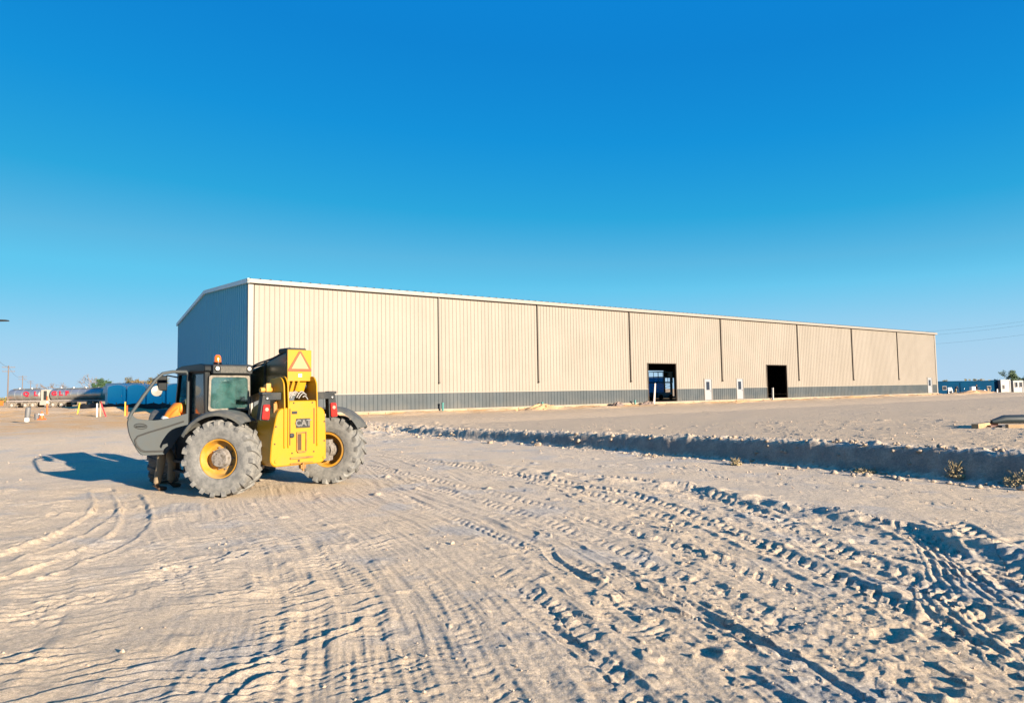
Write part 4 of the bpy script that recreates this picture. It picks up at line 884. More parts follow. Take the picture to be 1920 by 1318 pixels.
# forks and carriage
g = MB(); g.box(4.25, 4.33, -.65, .53, .45, .53); g.box(4.25, 4.33, -.65, .53, .88, .96)
for y in (-.62, -.3, .1, .46): g.box(4.25, 4.32, y-.03, y+.03, .53, .88)
cg = g.build('carriage', BLK, th, bevel=.01)
for y in (-.45, .33):
    g = MB(); g.prism([(4.33, .95), (4.38, .95), (4.38, .12), (5.5, .09), (5.5, .06), (4.33, .06)], 'y', y-.06, y+.06); g.build('fork', DGREY, cg)
# small red and white controls under the door
g = MB(); g.box(.78, .82, 1.13, 1.17, 1.24, 1.36); g.build('grab_latch', mat('red_plastic', (.35, .02, .02), .4), CAB)
g = MB(); g.box(.86, .93, 1.125, 1.13, 1.06, 1.16); g.build('white_label_plate', WHITEP, th)

# ------------------------------------------------------------------ people
SKIN = mat('skin', (.30, .16, .10), .6)
def skinned(name, pts, edges, root, m_, parent, sub=2):
    me = bpy.data.meshes.new(name); me.from_pydata([p[:3] for p in pts], edges, []); me.materials.append(m_)
    o = bpy.data.objects.new(name, me); COL.objects.link(o); o.parent = parent
    md = o.modifiers.new('skin', 'SKIN'); md.use_smooth_shade = True
    for i, p in enumerate(pts):
        r_ = p[3]; me.skin_vertices[0].data[i].radius = (r_, r_) if not isinstance(r_, tuple) else r_
    me.skin_vertices[0].data[root].use_root = True
    o.modifiers.new('sub', 'SUBSURF').levels = sub; o.modifiers['sub'].render_levels = sub
    return o
def person(loc, rz, pose, shirt, pants, vest, hair, label, group=None, hat=None):
    """local frame: x = the way the body faces, y = its left; pose: joints"""
    P = pose; o = empty('person', loc, rz, label, 'person', group)
    v = Vector
    J = {k: v(p) for k, p in P.items()}
    def mid(a, b, t_=.5): return a+(b-a)*t_
    # body (skin): head, neck, hands on one surface
    pts = []; E_ = []
    def add(p, r_): pts.append((p.x, p.y, p.z, r_)); return len(pts)-1
    def link(a, b): E_.append((a, b))
    pel = add(J['pelvis'], .105); ch = add(mid(J['pelvis'], J['neck'], .5), .10); nk0 = add(mid(J['pelvis'], J['neck'], .88), .09)
    nk = add(J['neck'], .052); hd0 = add(mid(J['neck'], J['head'], .55), .062); hd = add(J['head'], .095); hd1 = add(J['head']+(J['head']-J['neck']).normalized()*.09, .075)
    link(pel, ch); link(ch, nk0); link(nk0, nk); link(nk, hd0); link(hd0, hd); link(hd, hd1)
    for s_ in ('l', 'r'):
        sh = add(J['sh_'+s_], .05); el = add(J['el_'+s_], .037); wr = add(J['wr_'+s_], .024)
        hdir = (J['wr_'+s_]-J['el_'+s_]).normalized(); pm = add(J['wr_'+s_]+hdir*.07, .034)
        link(nk0, sh); link(sh, el); link(el, wr); link(wr, pm)
        hp = add(J['hip_'+s_], .085); kn = add(J['kn_'+s_], .055); an = add(J['an_'+s_], .038)
        link(pel, hp); link(hp, kn); link(kn, an)
    skinned('body', pts, E_, pel, SKIN, o, 2)
    # fingers and thumb
    for s_ in ('l', 'r'):
        fg = MB()
        hdir = (J['wr_'+s_]-J['el_'+s_]).normalized(); side = hdir.cross(v((0, 0, 1))).normalized() if abs(hdir.z) < .95 else v((1, 0, 0)); nrm = hdir.cross(side)
        b0 = J['wr_'+s_]+hdir*.085
        for k, (off, L_) in enumerate(((-.03, .055), (-.01, .068), (.01, .064), (.03, .05))):
            p0 = b0+side*off; p1 = p0+hdir*L_*.5+nrm*.008; p2 = p1+hdir*L_*.42+nrm*.025; fg.tube([p0, p1, p2], [.0095, .0085, .007], 6)
        p0 = J['wr_'+s_]+hdir*.03+side*-.03; fg.tube([p0, p0+hdir*.03-side*.025, p0+hdir*.062-side*.032+nrm*.01], [.011, .010, .008], 6)
        fg.build('fingers', SKIN, o, smooth=60)
    # face: nose, eyes, ears; hair
    hf = v(P.get('face', (1, 0, 0))).normalized(); hu = (J['head']-J['neck']).normalized(); hu = (hu-hf*hu.dot(hf)).normalized(); hs_ = hu.cross(hf)
    fc = MB(); c = J['head']
    fc.tube([c+hf*.085+hu*.025, c+hf*.108-hu*.012, c+hf*.09-hu*.02], [.009, .014, .008], 6)
    fc.build('nose', SKIN, o, smooth=60)
    for s2 in (1, -1): fc = MB(); fc.tube([c+hs_*s2*.085+hu*.02, c+hs_*s2*.098-hf*.008, c+hs_*s2*.087-hu*.03], [.01, .016, .008], 6); fc.build('ear', SKIN, o, smooth=60)
    for s2 in (1, -1):
        ey = MB(); q = c+hf*.082+hs_*s2*.034+hu*.018; ey.cyl(q, q+hf*.008, .011, .008, 8); ey.build('eye', RUBD, o)
    hm = MB(); n1, n2 = 8, 14; vs = []
    for i in range(n1+1):
        ph = math.pi*.56*i/n1
        for j in range(n2):
            t_ = 2*math.pi*j/n2; rr_ = .106*math.sin(ph); z_ = .112*math.cos(ph)
            q = c+hu*(z_+.035)+(hf*math.cos(t_)*.96+hs_*math.sin(t_)*.9)*rr_-hf*.014; vs.append(tuple(q))
    hm.add(vs, [(i*n2+j, i*n2+(j+1) % n2, (i+1)*n2+(j+1) % n2, (i+1)*n2+j) for i in range(n1) for j in range(n2)]); hm.build('hair', hair, o, smooth=80)
    # clothing
    pts = []; E_ = []
    w0 = add(J['pelvis']+v((0, 0, .02)), .135); a1 = add(mid(J['pelvis'], J['neck'], .35), .135); a2 = add(mid(J['pelvis'], J['neck'], .72), .15); a3 = add(mid(J['pelvis'], J['neck'], .93), .085)
    link(w0, a1); link(a1, a2); link(a2, a3)
    for s_ in ('l', 'r'):
        sh = add(J['sh_'+s_], .072); el = add(J['el_'+s_], .056); wr = add(mid(J['el_'+s_], J['wr_'+s_], .9), .040); link(a2, sh); link(sh, el); link(el, wr)
    skinned('shirt', pts, E_, w0, shirt, o)
    pts = []; E_ = []
    w0 = add(J['pelvis'], .128)
    for s_ in ('l', 'r'):
        hp = add(J['hip_'+s_], .102); kn = add(J['kn_'+s_], .080); cf = add(mid(J['kn_'+s_], J['an_'+s_], .5), .074); an = add(J['an_'+s_]+v((0, 0, .02)), .066)
        link(w0, hp); link(hp, kn); link(kn, cf); link(cf, an)
    skinned('trousers', pts, E_, w0, pants, o)
    for s_ in ('l', 'r'):
        a_ = J['an_'+s_]; fd = v(P.get('toe', (1, 0, 0)))
        pts = []; E_ = []; i0 = add(a_, .05); i1 = add(v((a_.x, a_.y, .05)), .052); i2 = add(v((a_.x, a_.y, .045))+fd*.10, .045); i3 = add(v((a_.x, a_.y, .035))+fd*.19, .036)
        link(i0, i1); link(i1, i2); link(i2, i3); skinned('boot', pts, E_, i1, mat('brown_boot', (.06, .035, .02), .8), o, 1)
    if vest:
        pts = []; E_ = []
        w0 = add(mid(J['pelvis'], J['neck'], .22), .158); a1 = add(mid(J['pelvis'], J['neck'], .5), .165); a2 = add(mid(J['pelvis'], J['neck'], .75), .168); a3 = add(mid(J['pelvis'], J['neck'], .95), .10)
        link(w0, a1); link(a1, a2); link(a2, a3)
        for s_ in ('l', 'r'):
            sh = add(mid(J['neck'], J['sh_'+s_], .95), .088); link(a2, sh); el = add(mid(J['sh_'+s_], J['el_'+s_], .45), .075); link(sh, el)
        ve = skinned('safety_vest', pts, E_, w0, vest, o)
        st = MB(); ax = (J['neck']-J['pelvis']).normalized(); pr = (J['sh_l']-J['sh_r']).normalized(); pr = (pr-ax*pr.dot(ax)).normalized(); nb = ax.cross(pr)
        for q_ in (.42,):
            c = mid(J['pelvis'], J['neck'], q_)
            n2 = 20; vs = []
            for ring, (da, rr_) in enumerate(((-.03, .172), (.03, .174))):
                for j in range(n2):
                    t_ = 2*math.pi*j/n2; vs.append(tuple(c+ax*da+(pr*math.cos(t_)+nb*math.sin(t_))*rr_))
            st.add(vs, [(j, (j+1) % n2, n2+(j+1) % n2, n2+j) for j in range(n2)])
        st.build('reflective_stripe', mat('silver_reflective_tape', (.45, .44, .42), .4), ve, smooth=80)
    return o
NAVY = mat('navy_cloth', (.012, .02, .06), .85); KHAKI = mat('khaki_cloth', (.17, .125, .075), .9, bump=(30, .5, .02)); ORANGE = mat('orange_vest', (.62, .15, .008), .7, noise=(3, (.7, .22, .01), .4, .6))
HAIR = mat('dark_hair', (.02, .014, .01), .8); DCL = mat('dark_cloth', (.02, .02, .03), .9); TAN = mat('tan_cloth', (.26, .20, .11), .9)
tr = TM+fwd*1.78+lft*1.38
# worker bends into the cab: faces the machine (local x = towards the cab)
wk = dict(pelvis=(-.14, 0, 1.02), neck=(.26, 0, 1.60), head=(.44, .0, 1.71), face=(.9, 0, -.3), sh_l=(.17, .19, 1.54), sh_r=(.17, -.19, 1.54), el_l=(.34, .25, 1.26), el_r=(.32, -.24, 1.28), wr_l=(.56, .20, 1.36), wr_r=(.56, -.18, 1.36),
          hip_l=(-.10, .10, .96), hip_r=(-.14, -.10, .96), kn_l=(.12, .12, .52), kn_r=(-.16, -.13, .52), an_l=(.10, .12, .09), an_r=(-.24, -.14, .09))
person((tr.x, tr.y, 0.0), math.atan2(-lft.y, -lft.x), wk, mat('orange_jacket', (.55, .12, .006), .75), KHAKI, ORANGE, HAIR, 'person in orange vest and khaki trousers bending into the telehandler cab')
st_ = dict(pelvis=(0, 0, .95), neck=(.03, 0, 1.45), head=(.06, 0, 1.60), face=(1, 0, -.1), sh_l=(0, .19, 1.38), sh_r=(0, -.19, 1.38), el_l=(.05, .24, 1.10), el_r=(.10, -.24, 1.12), wr_l=(.25, .18, 1.02), wr_r=(.32, -.15, 1.12),
          hip_l=(0, .09, .90), hip_r=(0, -.09, .90), kn_l=(.04, .11, .48), kn_r=(-.02, -.11, .48), an_l=(.0, .12, .09), an_r=(-.06, -.13, .09))
bn_ = dict(st_, neck=(.30, 0, 1.32), head=(.42, 0, 1.36), sh_l=(.24, .19, 1.28), sh_r=(.24, -.19, 1.28), el_l=(.34, .22, 1.02), el_r=(.36, -.22, 1.02), wr_l=(.44, .15, .80), wr_r=(.46, -.13, .80), face=(.8, 0, -.6))
def pix(px, py_, Y_): # helper turning picture column into a world x at depth Y (used to lay out the far background only)
    return (px-960)/1237.5*Y_
o = person((72.3, 108, gz(72.3, 108)), R(20), bn_, DCL, TAN, None, HAIR, 'bent over person in dark clothes by the far white sign board', 'people beyond the far end of the warehouse')
o = person((75.7, 108, gz(75.7, 108)), R(-10), st_, DCL, NAVY, None, HAIR, 'standing person in dark clothes beside the white water tank', 'people beyond the far end of the warehouse')

# ------------------------------------------------------------------ things on the pad
def lumber(px, loc, rz, L_, W_, H_, label):
    g = MB(); g.box(0, L_, -W_/2, W_/2, 0, H_); o = g.build('timber', WOOD, bevel=.006, loc=loc); o.rotation_euler = (0, 0, rz)
    return tag(o, label, 'timber', 'timber bearers under the big pipe')
PIPEM = mat('black_plastic_pipe', (.018, .026, .03), .45, noise=(3, (.05, .05, .045), .5, .7))
zt = gz(12.4, 17.7)
lumber(0, (12.12, 17.42, zt), math.atan2(1.08, 1.28), 1.35, .16, .14, 'nearer pale timber jutting out left of the black pipe')
lumber(0, (13.05, 17.55, zt), R(-8), 2.6, .14, .11, 'pale timber lying under the black pipe at the right edge')
g = MB(); pts = [(12.98, 18.0, zt+.16), (13.3, 17.98, zt+.22), (14.5, 17.9, zt+.22), (17.5, 17.7, zt+.24), (20, 17.5, zt+.22)]; g.tube(pts, [.05, .115, .12, .12, .12], 18)
g.M = Matrix.Identity(4); tag(g.build('pipe', PIPEM, smooth=40), 'large black pipe lying on timber at the right edge of the pad', 'pipe')
g = MB(); g.tube([(12.6, 18.15, zt+.03), (12.9, 18.1, zt+.06), (13.2, 18.12, zt+.10)], [.03, .05, .06], 8); g.box(12.75, 13.05, 17.72, 17.98, zt+.0, zt+.07)
tag(g.build('scrap', DARKM, smooth=40), 'dark scrap lying by the left end of the black pipe', 'scrap')

# clods along the crest and toe of the bank
CLOD = mat('dry_clod', (.34, .265, .20), .95, noise=(8, (.25, .19, .14), .4, .6), bump=(30, .7, .02))
def blob(mb, c, r, sq=1.0, seed=0):
    rd = random.Random(seed); bm = bmesh.new(); bmesh.ops.create_icosphere(bm, subdivisions=2, radius=1)
    ph = [rd.uniform(0, 6) for _ in range(6)]
    vs = []
    for v_ in bm.verts:
        p = v_.co; k = 1+.18*math.sin(3*p.x+ph[0])*math.cos(2.6*p.y+ph[1])+.14*math.sin(5*p.z+ph[2])+.12*math.sin(7*p.y+ph[3]+3*p.x)
        vs.append((c[0]+p.x*r*k, c[1]+p.y*r*k*.9, c[2]+p.z*r*k*sq))
    mb.add(vs, [tuple(x_.index for x_ in f.verts) for f in bm.faces]); bm.free()
rd = random.Random(11); g = MB(); bpts = smooth_path([tuple(p) for p in BANK[1:]], 10)
for k in range(700):
    i = rd.randrange(len(bpts)-1); t_ = rd.random(); p = bpts[i]*(1-t_)+bpts[i+1]*t_
    tang = bpts[i+1]-bpts[i]; tang = tang/np.hypot(*tang); nn = np.array([tang[1], -tang[0]])
    off = rd.choice((rd.gauss(.30, .14), rd.gauss(-.55, .30), rd.gauss(-.2, .35))); q = p+nn*off
    r_ = min(.12, .012+abs(rd.gauss(0, .026))); blob(g, (q[0], q[1], gz(q[0], q[1])+r_*.3), r_, .75, k)
o = g.build('dirt_clods', CLOD, smooth=60); tag(o, 'loose dirt clods scattered along the shaded bank', 'dirt clods', kind='stuff')
r2 = np.random.RandomState(12); N_ = 4200
pa = np.radians(r2.uniform(-42, 42, N_)); pr = 2.3+26*r2.rand(N_)**1.7; px3, py3 = pr*np.sin(pa), pr*np.cos(pa)
dens = fbm(px3*.7, py3*.7, 3, 201)+.25*np.clip(px3*.25, -1, 1)+.12; kp = dens > r2.rand(N_)*.55; px3, py3, pr = px3[kp], py3[kp], pr[kp]
ph3 = base_height(px3, py3)+detail_height(px3, py3); rs3 = (.0024+np.abs(r2.normal(0, .0042, len(px3))))*(1+pr/9)
g = MB(); OC = ((1, 0, 0), (0, 1, 0), (-1, 0, 0), (0, -1, 0), (0, 0, .8), (0, 0, -.8)); OF = ((0, 1, 4), (1, 2, 4), (2, 3, 4), (3, 0, 4), (1, 0, 5), (2, 1, 5), (3, 2, 5), (0, 3, 5))
for k in range(len(px3)):
    if math.hypot(px3[k]+5.4, py3[k]-12.5) < 2.4: continue
    a_ = r2.rand()*6.28; ca, sa = math.cos(a_), math.sin(a_); jj = r2.uniform(.6, 1.3, 6); r_ = rs3[k]
    g.add([(px3[k]+r_*jj[i_]*(v_[0]*ca-v_[1]*sa), py3[k]+r_*jj[i_]*(v_[0]*sa+v_[1]*ca), ph3[k]+r_*(.35+jj[i_]*v_[2])) for i_, v_ in enumerate(OC)], OF)
o = g.build('loose_stones', mat('small_crumbs', (.36, .28, .21), .95)); tag(o, 'small loose stones scattered over the sand', 'stones', kind='stuff')
WEED = mat('dry_weed_leaf', (.26, .195, .10), .9)
def clump(x, y, r, h, n, label, seed):
    rd = random.Random(seed); g = MB(); z0 = gz(x, y)
    for k in range(n):
        t_ = rd.uniform(0, 6.283); rr_ = r*rd.random()**.6; zz = h*rd.random()*(1-.6*rr_/r)
        c = Vector((rr_*math.cos(t_), rr_*math.sin(t_), zz)); s_ = rd.uniform(.012, .028)
        d1 = Vector((rd.gauss(0, 1), rd.gauss(0, 1), rd.gauss(0, 1))).normalized(); d2 = d1.orthogonal().normalized()
        g.add([tuple(c-d1*s_), tuple(c+d2*s_*.6), tuple(c+d1*s_), tuple(c-d2*s_*.6)], [(0, 1, 2, 3)])
    for k in range(9): t_ = rd.uniform(0, 6.28); g.tube([(0, 0, -.05), (r*.4*math.cos(t_), r*.4*math.sin(t_), h*.5), (r*.8*math.cos(t_), r*.8*math.sin(t_), h*.85)], [.008, .005, .003], 5)
    for k in range(10): t_ = rd.uniform(0, 6.28); q = r*rd.uniform(.2, .9); blob(g, (q*math.cos(t_), q*math.sin(t_), .02), rd.uniform(.02, .05), .8, seed*50+k)
    o = g.build('weed_clump', WEED, loc=(x, y, z0)); return tag(o, label, 'weed clump', 'dry weed clumps along the bank')
clump(8.55, 11.25, .26, .30, 420, 'widest dry weed clump at the right edge of the picture', 1)
clump(8.0, 12.1, .16, .34, 220, 'tall narrow dry weed clump left of the widest one', 2)
clump(5.0, 15.0, .14, .20, 160, 'small dry weed clump alone at the foot of the bank', 3)
clump(7.0, 13.3, .26, .13, 220, 'low spreading dry weed clump in the middle of the bank foot', 4)

# ------------------------------------------------------------------ left background
CHROME = mat('polished_tank_metal', (.40, .40, .40), .36, metal=0.8, noise=(1.5, (.30, .29, .27), .4, .7))
TREDL = mat('red_lettering', (.36, .012, .03), .4); CHAS = mat('dusty_chassis', (.20, .165, .125), .8, noise=(3, (.10, .085, .07), .4, .6))
def gcol(px, Y_): return pix(px, 0, Y_)
def tanker(x0, x1, Y_, zb, rad, text, tx, label, rails, wheels):
    L_ = x1-x0; o = empty('tank_trailer', (x0, Y_, zb), 0, label, 'tank trailer', 'polished tank trailers')
    zc = 1.56-.02
    g = MB(); n = 28; prof = [(0, 0), (rad*.8, .02), (rad*.97, .12), (rad, .25)]
    for xx in np.arange(.9, L_-.4, .85): prof += [(rad, xx-.03), (rad+.02, xx-.02), (rad+.02, xx+.02), (rad, xx+.03)]
    prof += [(rad, L_-.25), (rad*.97, L_-.12), (rad*.8, L_-.02), (0, L_)]
    g.M = Matrix.Translation((0, 0, zc)); g.lathe(prof, n, axis='x'); tk = g.build('tank', CHROME, o, smooth=40)
    g = MB(); g.box(.4, L_-.4, -.25, .25, zc+rad, zc+rad+.08)
    for xx in np.arange(1.0, L_-.6, 1.5): g.cyl((xx, 0, zc+rad-.02), (xx, 0, zc+rad+.16), .18, n=14)
    g.build('walkway', CHROME, tk)
    for c_, xx in zip(text, tx):
        g = MB(); M_ = Matrix.Translation((xx, -rad-.035, zc+.12)) @ Matrix(((1, 0, 0, 0), (0, 0, -1, 0), (0, 1, 0, 0), (0, 0, 0, 1)))
        text_mb(g, c_, .70, M_, .02, .035, 1.2); g.build('lettering', TREDL, tk)
    g = MB(); g.box(-.1, L_+.1, -rad*.95, -rad*.95+.12, zc-rad-.06, zc-rad+.02); g.box(0, L_, -.4, .4, zc-rad-.20, zc-rad+.03); g.box(-.1, L_+.1, rad*.95-.12, rad*.95, zc-rad-.06, zc-rad+.02)
    g.build('frame', PALE, o)
    for xx in wheels:
        w = MB(); w.M = Matrix.Translation((xx, -.62, .36))
        w.lathe([(.18, -.14), (.33, -.14), (.36, -.10), (.36, .1), (.33, .14), (.18, .14)], 24, closed=True); wo_ = w.build('wheel', CHAS, o, smooth=40)
        w = MB(); w.M = Matrix.Translation((xx, -.62, .36)); w.lathe([(.18, -.12), (.15, -.05), (.07, -.05), (.06, -.12), (0, -.12)], 20); w.build('rim', PALE, wo_, smooth=40)
        w = MB(); w.M = Matrix.Translation((xx, -.60, .36)); k = []
        for i in range(13):
            t_ = math.pi*i/12; k.append((.46*math.cos(t_), 0, .46*math.sin(t_)))
        w.tube(k, .03, 6); w.build('mudguard', CHAS, wo_, smooth=40)
        w = MB(); w.M = Matrix.Translation((xx, .62, .36)); w.lathe([(0, -.14), (.36, -.14), (.36, .14), (0, .14)], 20); w.build('wheel', CHAS, o, smooth=40)
    for xx in rails: g = MB(); g.box(xx, xx+.5, -.55, -.2, .25, .62); g.build('tool_box', CHAS, o, bevel=.02)
    return o
TY = 80.0
zt1 = gz(-58, 80)
tanker(pix(21, 0, TY), pix(82, 0, TY), TY, .66, .70, 'QL', (2.35, 3.5), 'shorter polished tank trailer with the letters Q and L at the far left', (1.6,), (.7, 2.3, 3.2))
tanker(pix(98, 0, TY), pix(196, 0, TY), TY+.1, .66, .70, 'GLF', (.65, 1.45, 2.2), 'longer polished tank trailer with the letters GLF half in building shadow', (2.6,), (.6, 1.6, 4.9))
g = MB(); g.box(0, .75, -.6, .6, .75, 2.15); g.box(-.1, .85, -.65, .65, .3, .75); o = g.build('pump_cabinet', mat('cabinet_cream', (.30, .27, .23), .6), bevel=.03, loc=(pix(83, 0, TY), TY, .66)); tag(o, 'cream pump cabinet standing between the two tank trailers', 'cabinet')
g = MB(); g.box(.35, .74, -.615, -.605, .9, 2.0); g.build('open_hatch', RUBD, o)
# orange utility cart at the far left end
g = MB(); g.box(0, .55, -.4, .4, .35, .95); o = g.build('generator', mat('orange_paint', (.45, .12, .02), .6), bevel=.04, loc=(pix(6, 0, TY), TY-1, .62)); tag(o, 'small orange generator at the left end of the tank trailers', 'generator')
for xx in (.12, .43): g = MB(); g.M = Matrix.Translation((xx, -.42, .2)); g.lathe([(0, -.05), (.2, -.05), (.2, .05), (0, .05)], 16); g.build('wheel', RUBD, o, smooth=40)
g = MB(); g.box(.08, .47, -.415, -.402, .5, .8); g.build('side_grille', RUBD, o)

PBLU = mat('blue_toilet_plastic', (.02, .72, .90), .5); PWHT = mat('white_roof_plastic', (.62, .62, .60), .5); PROOF = mat('pale_toilet_roof', (.85, .85, .85), .5)
def toilet(x, y, z, rz=0):
    o = empty('portable_toilet', (x, y, z), rz, None, 'portable toilet', 'blue portable toilets in a row')
    w = 1.83
    arch = [(-w/2*.98, .10), (w/2*.98, .10), (w/2*.98, 1.80)]+[(w/2*.98*math.cos(t_), 1.80+.36*math.sin(t_)) for t_ in np.linspace(.12, math.pi-.12, 12)]+[(-w/2*.98, 1.80)]
    g = MB(); g.prism(arch, 'y', -.6, .6); g.build('shell', PBLU, o, bevel=.015, smooth=40)
    g = MB(); g.prism(rounded([(-w/2*1.04, 1.72), (w/2*1.04, 1.72), (w/2*1.04, 2.12), (.3, 2.24), (-.3, 2.24), (-w/2*1.04, 2.12)], .04), 'y', -.57, .66); g.build('roof', PROOF, o, smooth=40)
    dp = [(-.62, .16), (.62, .16), (.62, 1.80)]+[(.62*math.cos(t_), 1.80+.14*math.sin(t_)) for t_ in np.linspace(.2, math.pi-.2, 8)]+[(-.62, 1.85)]
    g = MB(); g.prism(dp, 'y', -.635, -.602); dd = g.build('door', PBLU, o, bevel=.01, smooth=40)
    g = MB(); g.box(.50, .56, -.655, -.637, 1.0, 1.14); g.build('latch', PWHT, dd)
    g = MB(); g.box(-.42, .42, -.645, -.637, .3, .9); g.box(-.42, .42, -.645, -.637, 1.05, 1.7); g.build('door_panel', PBLU, dd, bevel=.005)
    g = MB(); g.box(-.96, .96, -.65, .62, 0, .099); g.build('base', RUBD, o, bevel=.01)
    g = MB(); g.cyl((.3, .35, 2.0), (.3, .35, 2.42), .05, n=10); g.build('vent_pipe', PWHT, o, smooth=40)
    return o
PY = 66.0
tl0 = None
tz = 1.75-17.6/1237.5*PY
labs = ['portable toilet nearest the tank trailers, first of the row', 'portable toilet second from the tank trailers, between two others', 'portable toilet seen through the slanted top of the open door window', 'portable toilet largely hidden behind the mirror of the telehandler']
for k, px_ in enumerate((225, 261.5, 298, 335)):
    if tl0 is None: o = tl0 = toilet(0, 0, 0)
    else: o = copy_tree(tl0)
    o.location = (pix(px_, 0, PY), PY, tz); o['label'] = labs[k]
# shadow strip, stakes, cones
o = empty('tank_cabinet', (pix(203, 0, 70), 70, .9), 0, 'white hooded cabinet rising behind the first portable toilet', 'cabinet')
g = MB(); g.box(-.35, 2.6, 0, 1.8, 0, 2.35); g.build('body', PWHT, o, bevel=.05)
g = MB(); g.box(-.45, .15, -.2, 1.6, 1.3, 2.05); g.build('hood', PWHT, o, bevel=.03)
CAN = mat('safety_orange', (.55, .09, .015), .6); TUBG = mat('grey_tube', (.09, .09, .095), .6)
def stake(px, Yd, zt_, zb_, m_, lean, label, w=.05, name='stake', cat='stake', group='stakes along the sand edge'):
    g = MB(); g.hexa([(-w, -w*.5, -.3), (w, -w*.5, -.3), (w, w*.5, -.3), (-w, w*.5, -.3), (-w+lean, -w*.5, zt_), (w+lean, -w*.5, zt_), (w+lean, w*.5, zt_), (-w+lean, w*.5, zt_)])
    g.box(lean-w*1.1, lean+w*1.1, -w*.6, w*.6, zt_, zt_+.03)
    o = g.build(name, m_, loc=(pix(px, 0, Yd), Yd, zb_)); return tag(o, label, cat, group)
def zpix(py, px, Yd):   # height of a picture row at depth Yd
    return CAMZ+(733-.0162*(px-960)-py)/1237.5*Yd
SY = 46.0
for px_, yt, yb, m_, ln, lb in ((146, 756, 768, mat('yellow_stake', (.42, .32, .04), .7), .14, 'leaning yellow stake under the longer tank trailer'),
                                (182.5, 757, 775, PWHT, .0, 'short white stake left of the red one'), (189, 753, 773, mat('pale_wood_stake', (.36, .28, .2), .8), -.02, 'upright pale wooden stake touching the leaning red one'),
                                (200, 753, 775, mat('red_stake', (.40, .03, .04), .6), -.42, 'leaning red stake in front of the first portable toilet'),
                                (235, 754, 775, MATS['yellow_stake'], .0, 'upright yellow stake left of the open cab door'), (238.5, 761, 774, CAN, .0, 'short orange stake left of the open cab door')):
    zb_ = zpix(yb, px_, SY); stake(px_, SY, zpix(yt, px_, SY)-zb_, zb_, m_, ln, lb, .04)
def mound(x, y, r, h, name='sand_mound'): pass
g = MB(); zc_ = zpix(771, 89, 44); g.M = Matrix.Translation((pix(89, 0, 44), 44, zc_))
g.lathe([(0, -.2), (.05, -.2), (.045, .9), (.035, 1.0), (0, 1.02)], 14, axis='z'); o = g.build('delineator', CAN, smooth=40); tag(o, 'slim orange delineator post in front of the pump cabinet', 'delineator')
g = MB(); g.M = Matrix.Translation((pix(89, 0, 44), 44, zc_)); g.lathe([(.051, .55), (.051, .68)], 14, axis='z'); g.build('white_band', PWHT, o, smooth=40)
Yt = 38.0; zb_ = zpix(787, 52, Yt); g = MB(); g.M = Matrix.Translation((pix(52, 0, Yt), Yt, zb_)) @ Matrix.Rotation(R(5), 4, 'Y')
g.lathe([(0, .12), (.13, .12), (.14, .66), (.11, .72), (0, .73)], 16, axis='z'); o = g.build('barrel', TUBG, smooth=40); tag(o, 'slim dark grey barrel on a white foot standing on the sand', 'barrel')
g = MB(); g.M = Matrix.Translation((pix(51.5, 0, Yt), Yt, zb_)); g.lathe([(0, -.1), (.12, -.1), (.12, .12), (0, .12)], 16, axis='z'); g.build('foot', PWHT, o, smooth=40)
zb_ = zpix(785, 70, Yt); g = MB(); g.M = Matrix.Translation((pix(70, 0, Yt), Yt, zb_)); g.lathe([(0, -.05), (.105, -.05), (.13, .27), (.115, .275), (.1, .02), (0, .02)], 18, axis='z'); o = g.build('bucket', TUBG, smooth=40)
g = MB(); g.M = Matrix.Translation((pix(70, 0, Yt), Yt, zb_)); g.tube([(.125*math.cos(t_), 0, .27+.08*math.sin(t_)) for t_ in np.linspace(0, math.pi, 10)], .006, 6); g.build('handle', STEEL, o); tag(o, 'dark grey bucket beside the small orange cone', 'bucket')
g = MB(); g.M = Matrix.Translation((pix(79.5, 0, Yt), Yt, zb_)); g.lathe([(0, 0), (.125, 0), (.09, .2), (.055, .36), (.03, .42), (0, .42)], 18, axis='z'); g.box(-.15, .15, -.15, .15, -.05, .015); o = g.build('traffic_cone', CAN, smooth=40); tag(o, 'small orange traffic cone beside the dark bucket', 'traffic cone')
g = MB(); g.M = Matrix.Translation((pix(79.5, 0, Yt), Yt, zb_)); g.lathe([(.097, .19), (.072, .29)], 18, axis='z'); g.build('white_collar', PWHT, o, smooth=40)
SHADE = mat('shadow_strip_dark', (.012, .016, .022), .8)  # dark strip drawn in place of the building's shadow on the sand
fp = [(pix(x_, 0, 60), 60+dy) for x_, dy in ((92, 4), (130, 1.5), (175, 0), (215, -1), (260, -2), (310, -2), (350, -3))]
fo = empty('shadow_strip', (fp[0][0], fp[0][1], 0), 0, 'low dark strip standing in for the building shadow running below the tank trailers and portable toilets', 'shadow strip')
g = MB(); vs = []; k = smooth_path(fp, 8)
for i, p in enumerate(k): zg = gz(*p); hh_ = .50+.05*math.sin(i*1.3); off = .05*math.sin(i*.9); vs += [(p[0]-fp[0][0], p[1]+off-fp[0][1], zg-.2), (p[0]-fp[0][0], p[1]-fp[0][1], zg+hh_)]
n_ = len(k); vs += [(v_[0], v_[1]+.02, v_[2]) for v_ in vs]
fs = []
for i in range(n_-1):
    a_ = 2*i; b_ = a_+2*n_
    fs += [(a_, a_+2, a_+3, a_+1), (b_, b_+1, b_+3, b_+2), (a_+1, a_+3, b_+3, b_+1)]
g.add(vs, fs); g.build('shade_sheet', SHADE, fo, smooth=60)
for i in range(0, n_, 4):
    p = k[i]; zg = gz(*p); g = MB(); g.box(-.03, .03, .03, .08, zg-.2, zg+.62); g.build('post', WOOD, fo, loc=(p[0]-fp[0][0], p[1]-fp[0][1], 0))

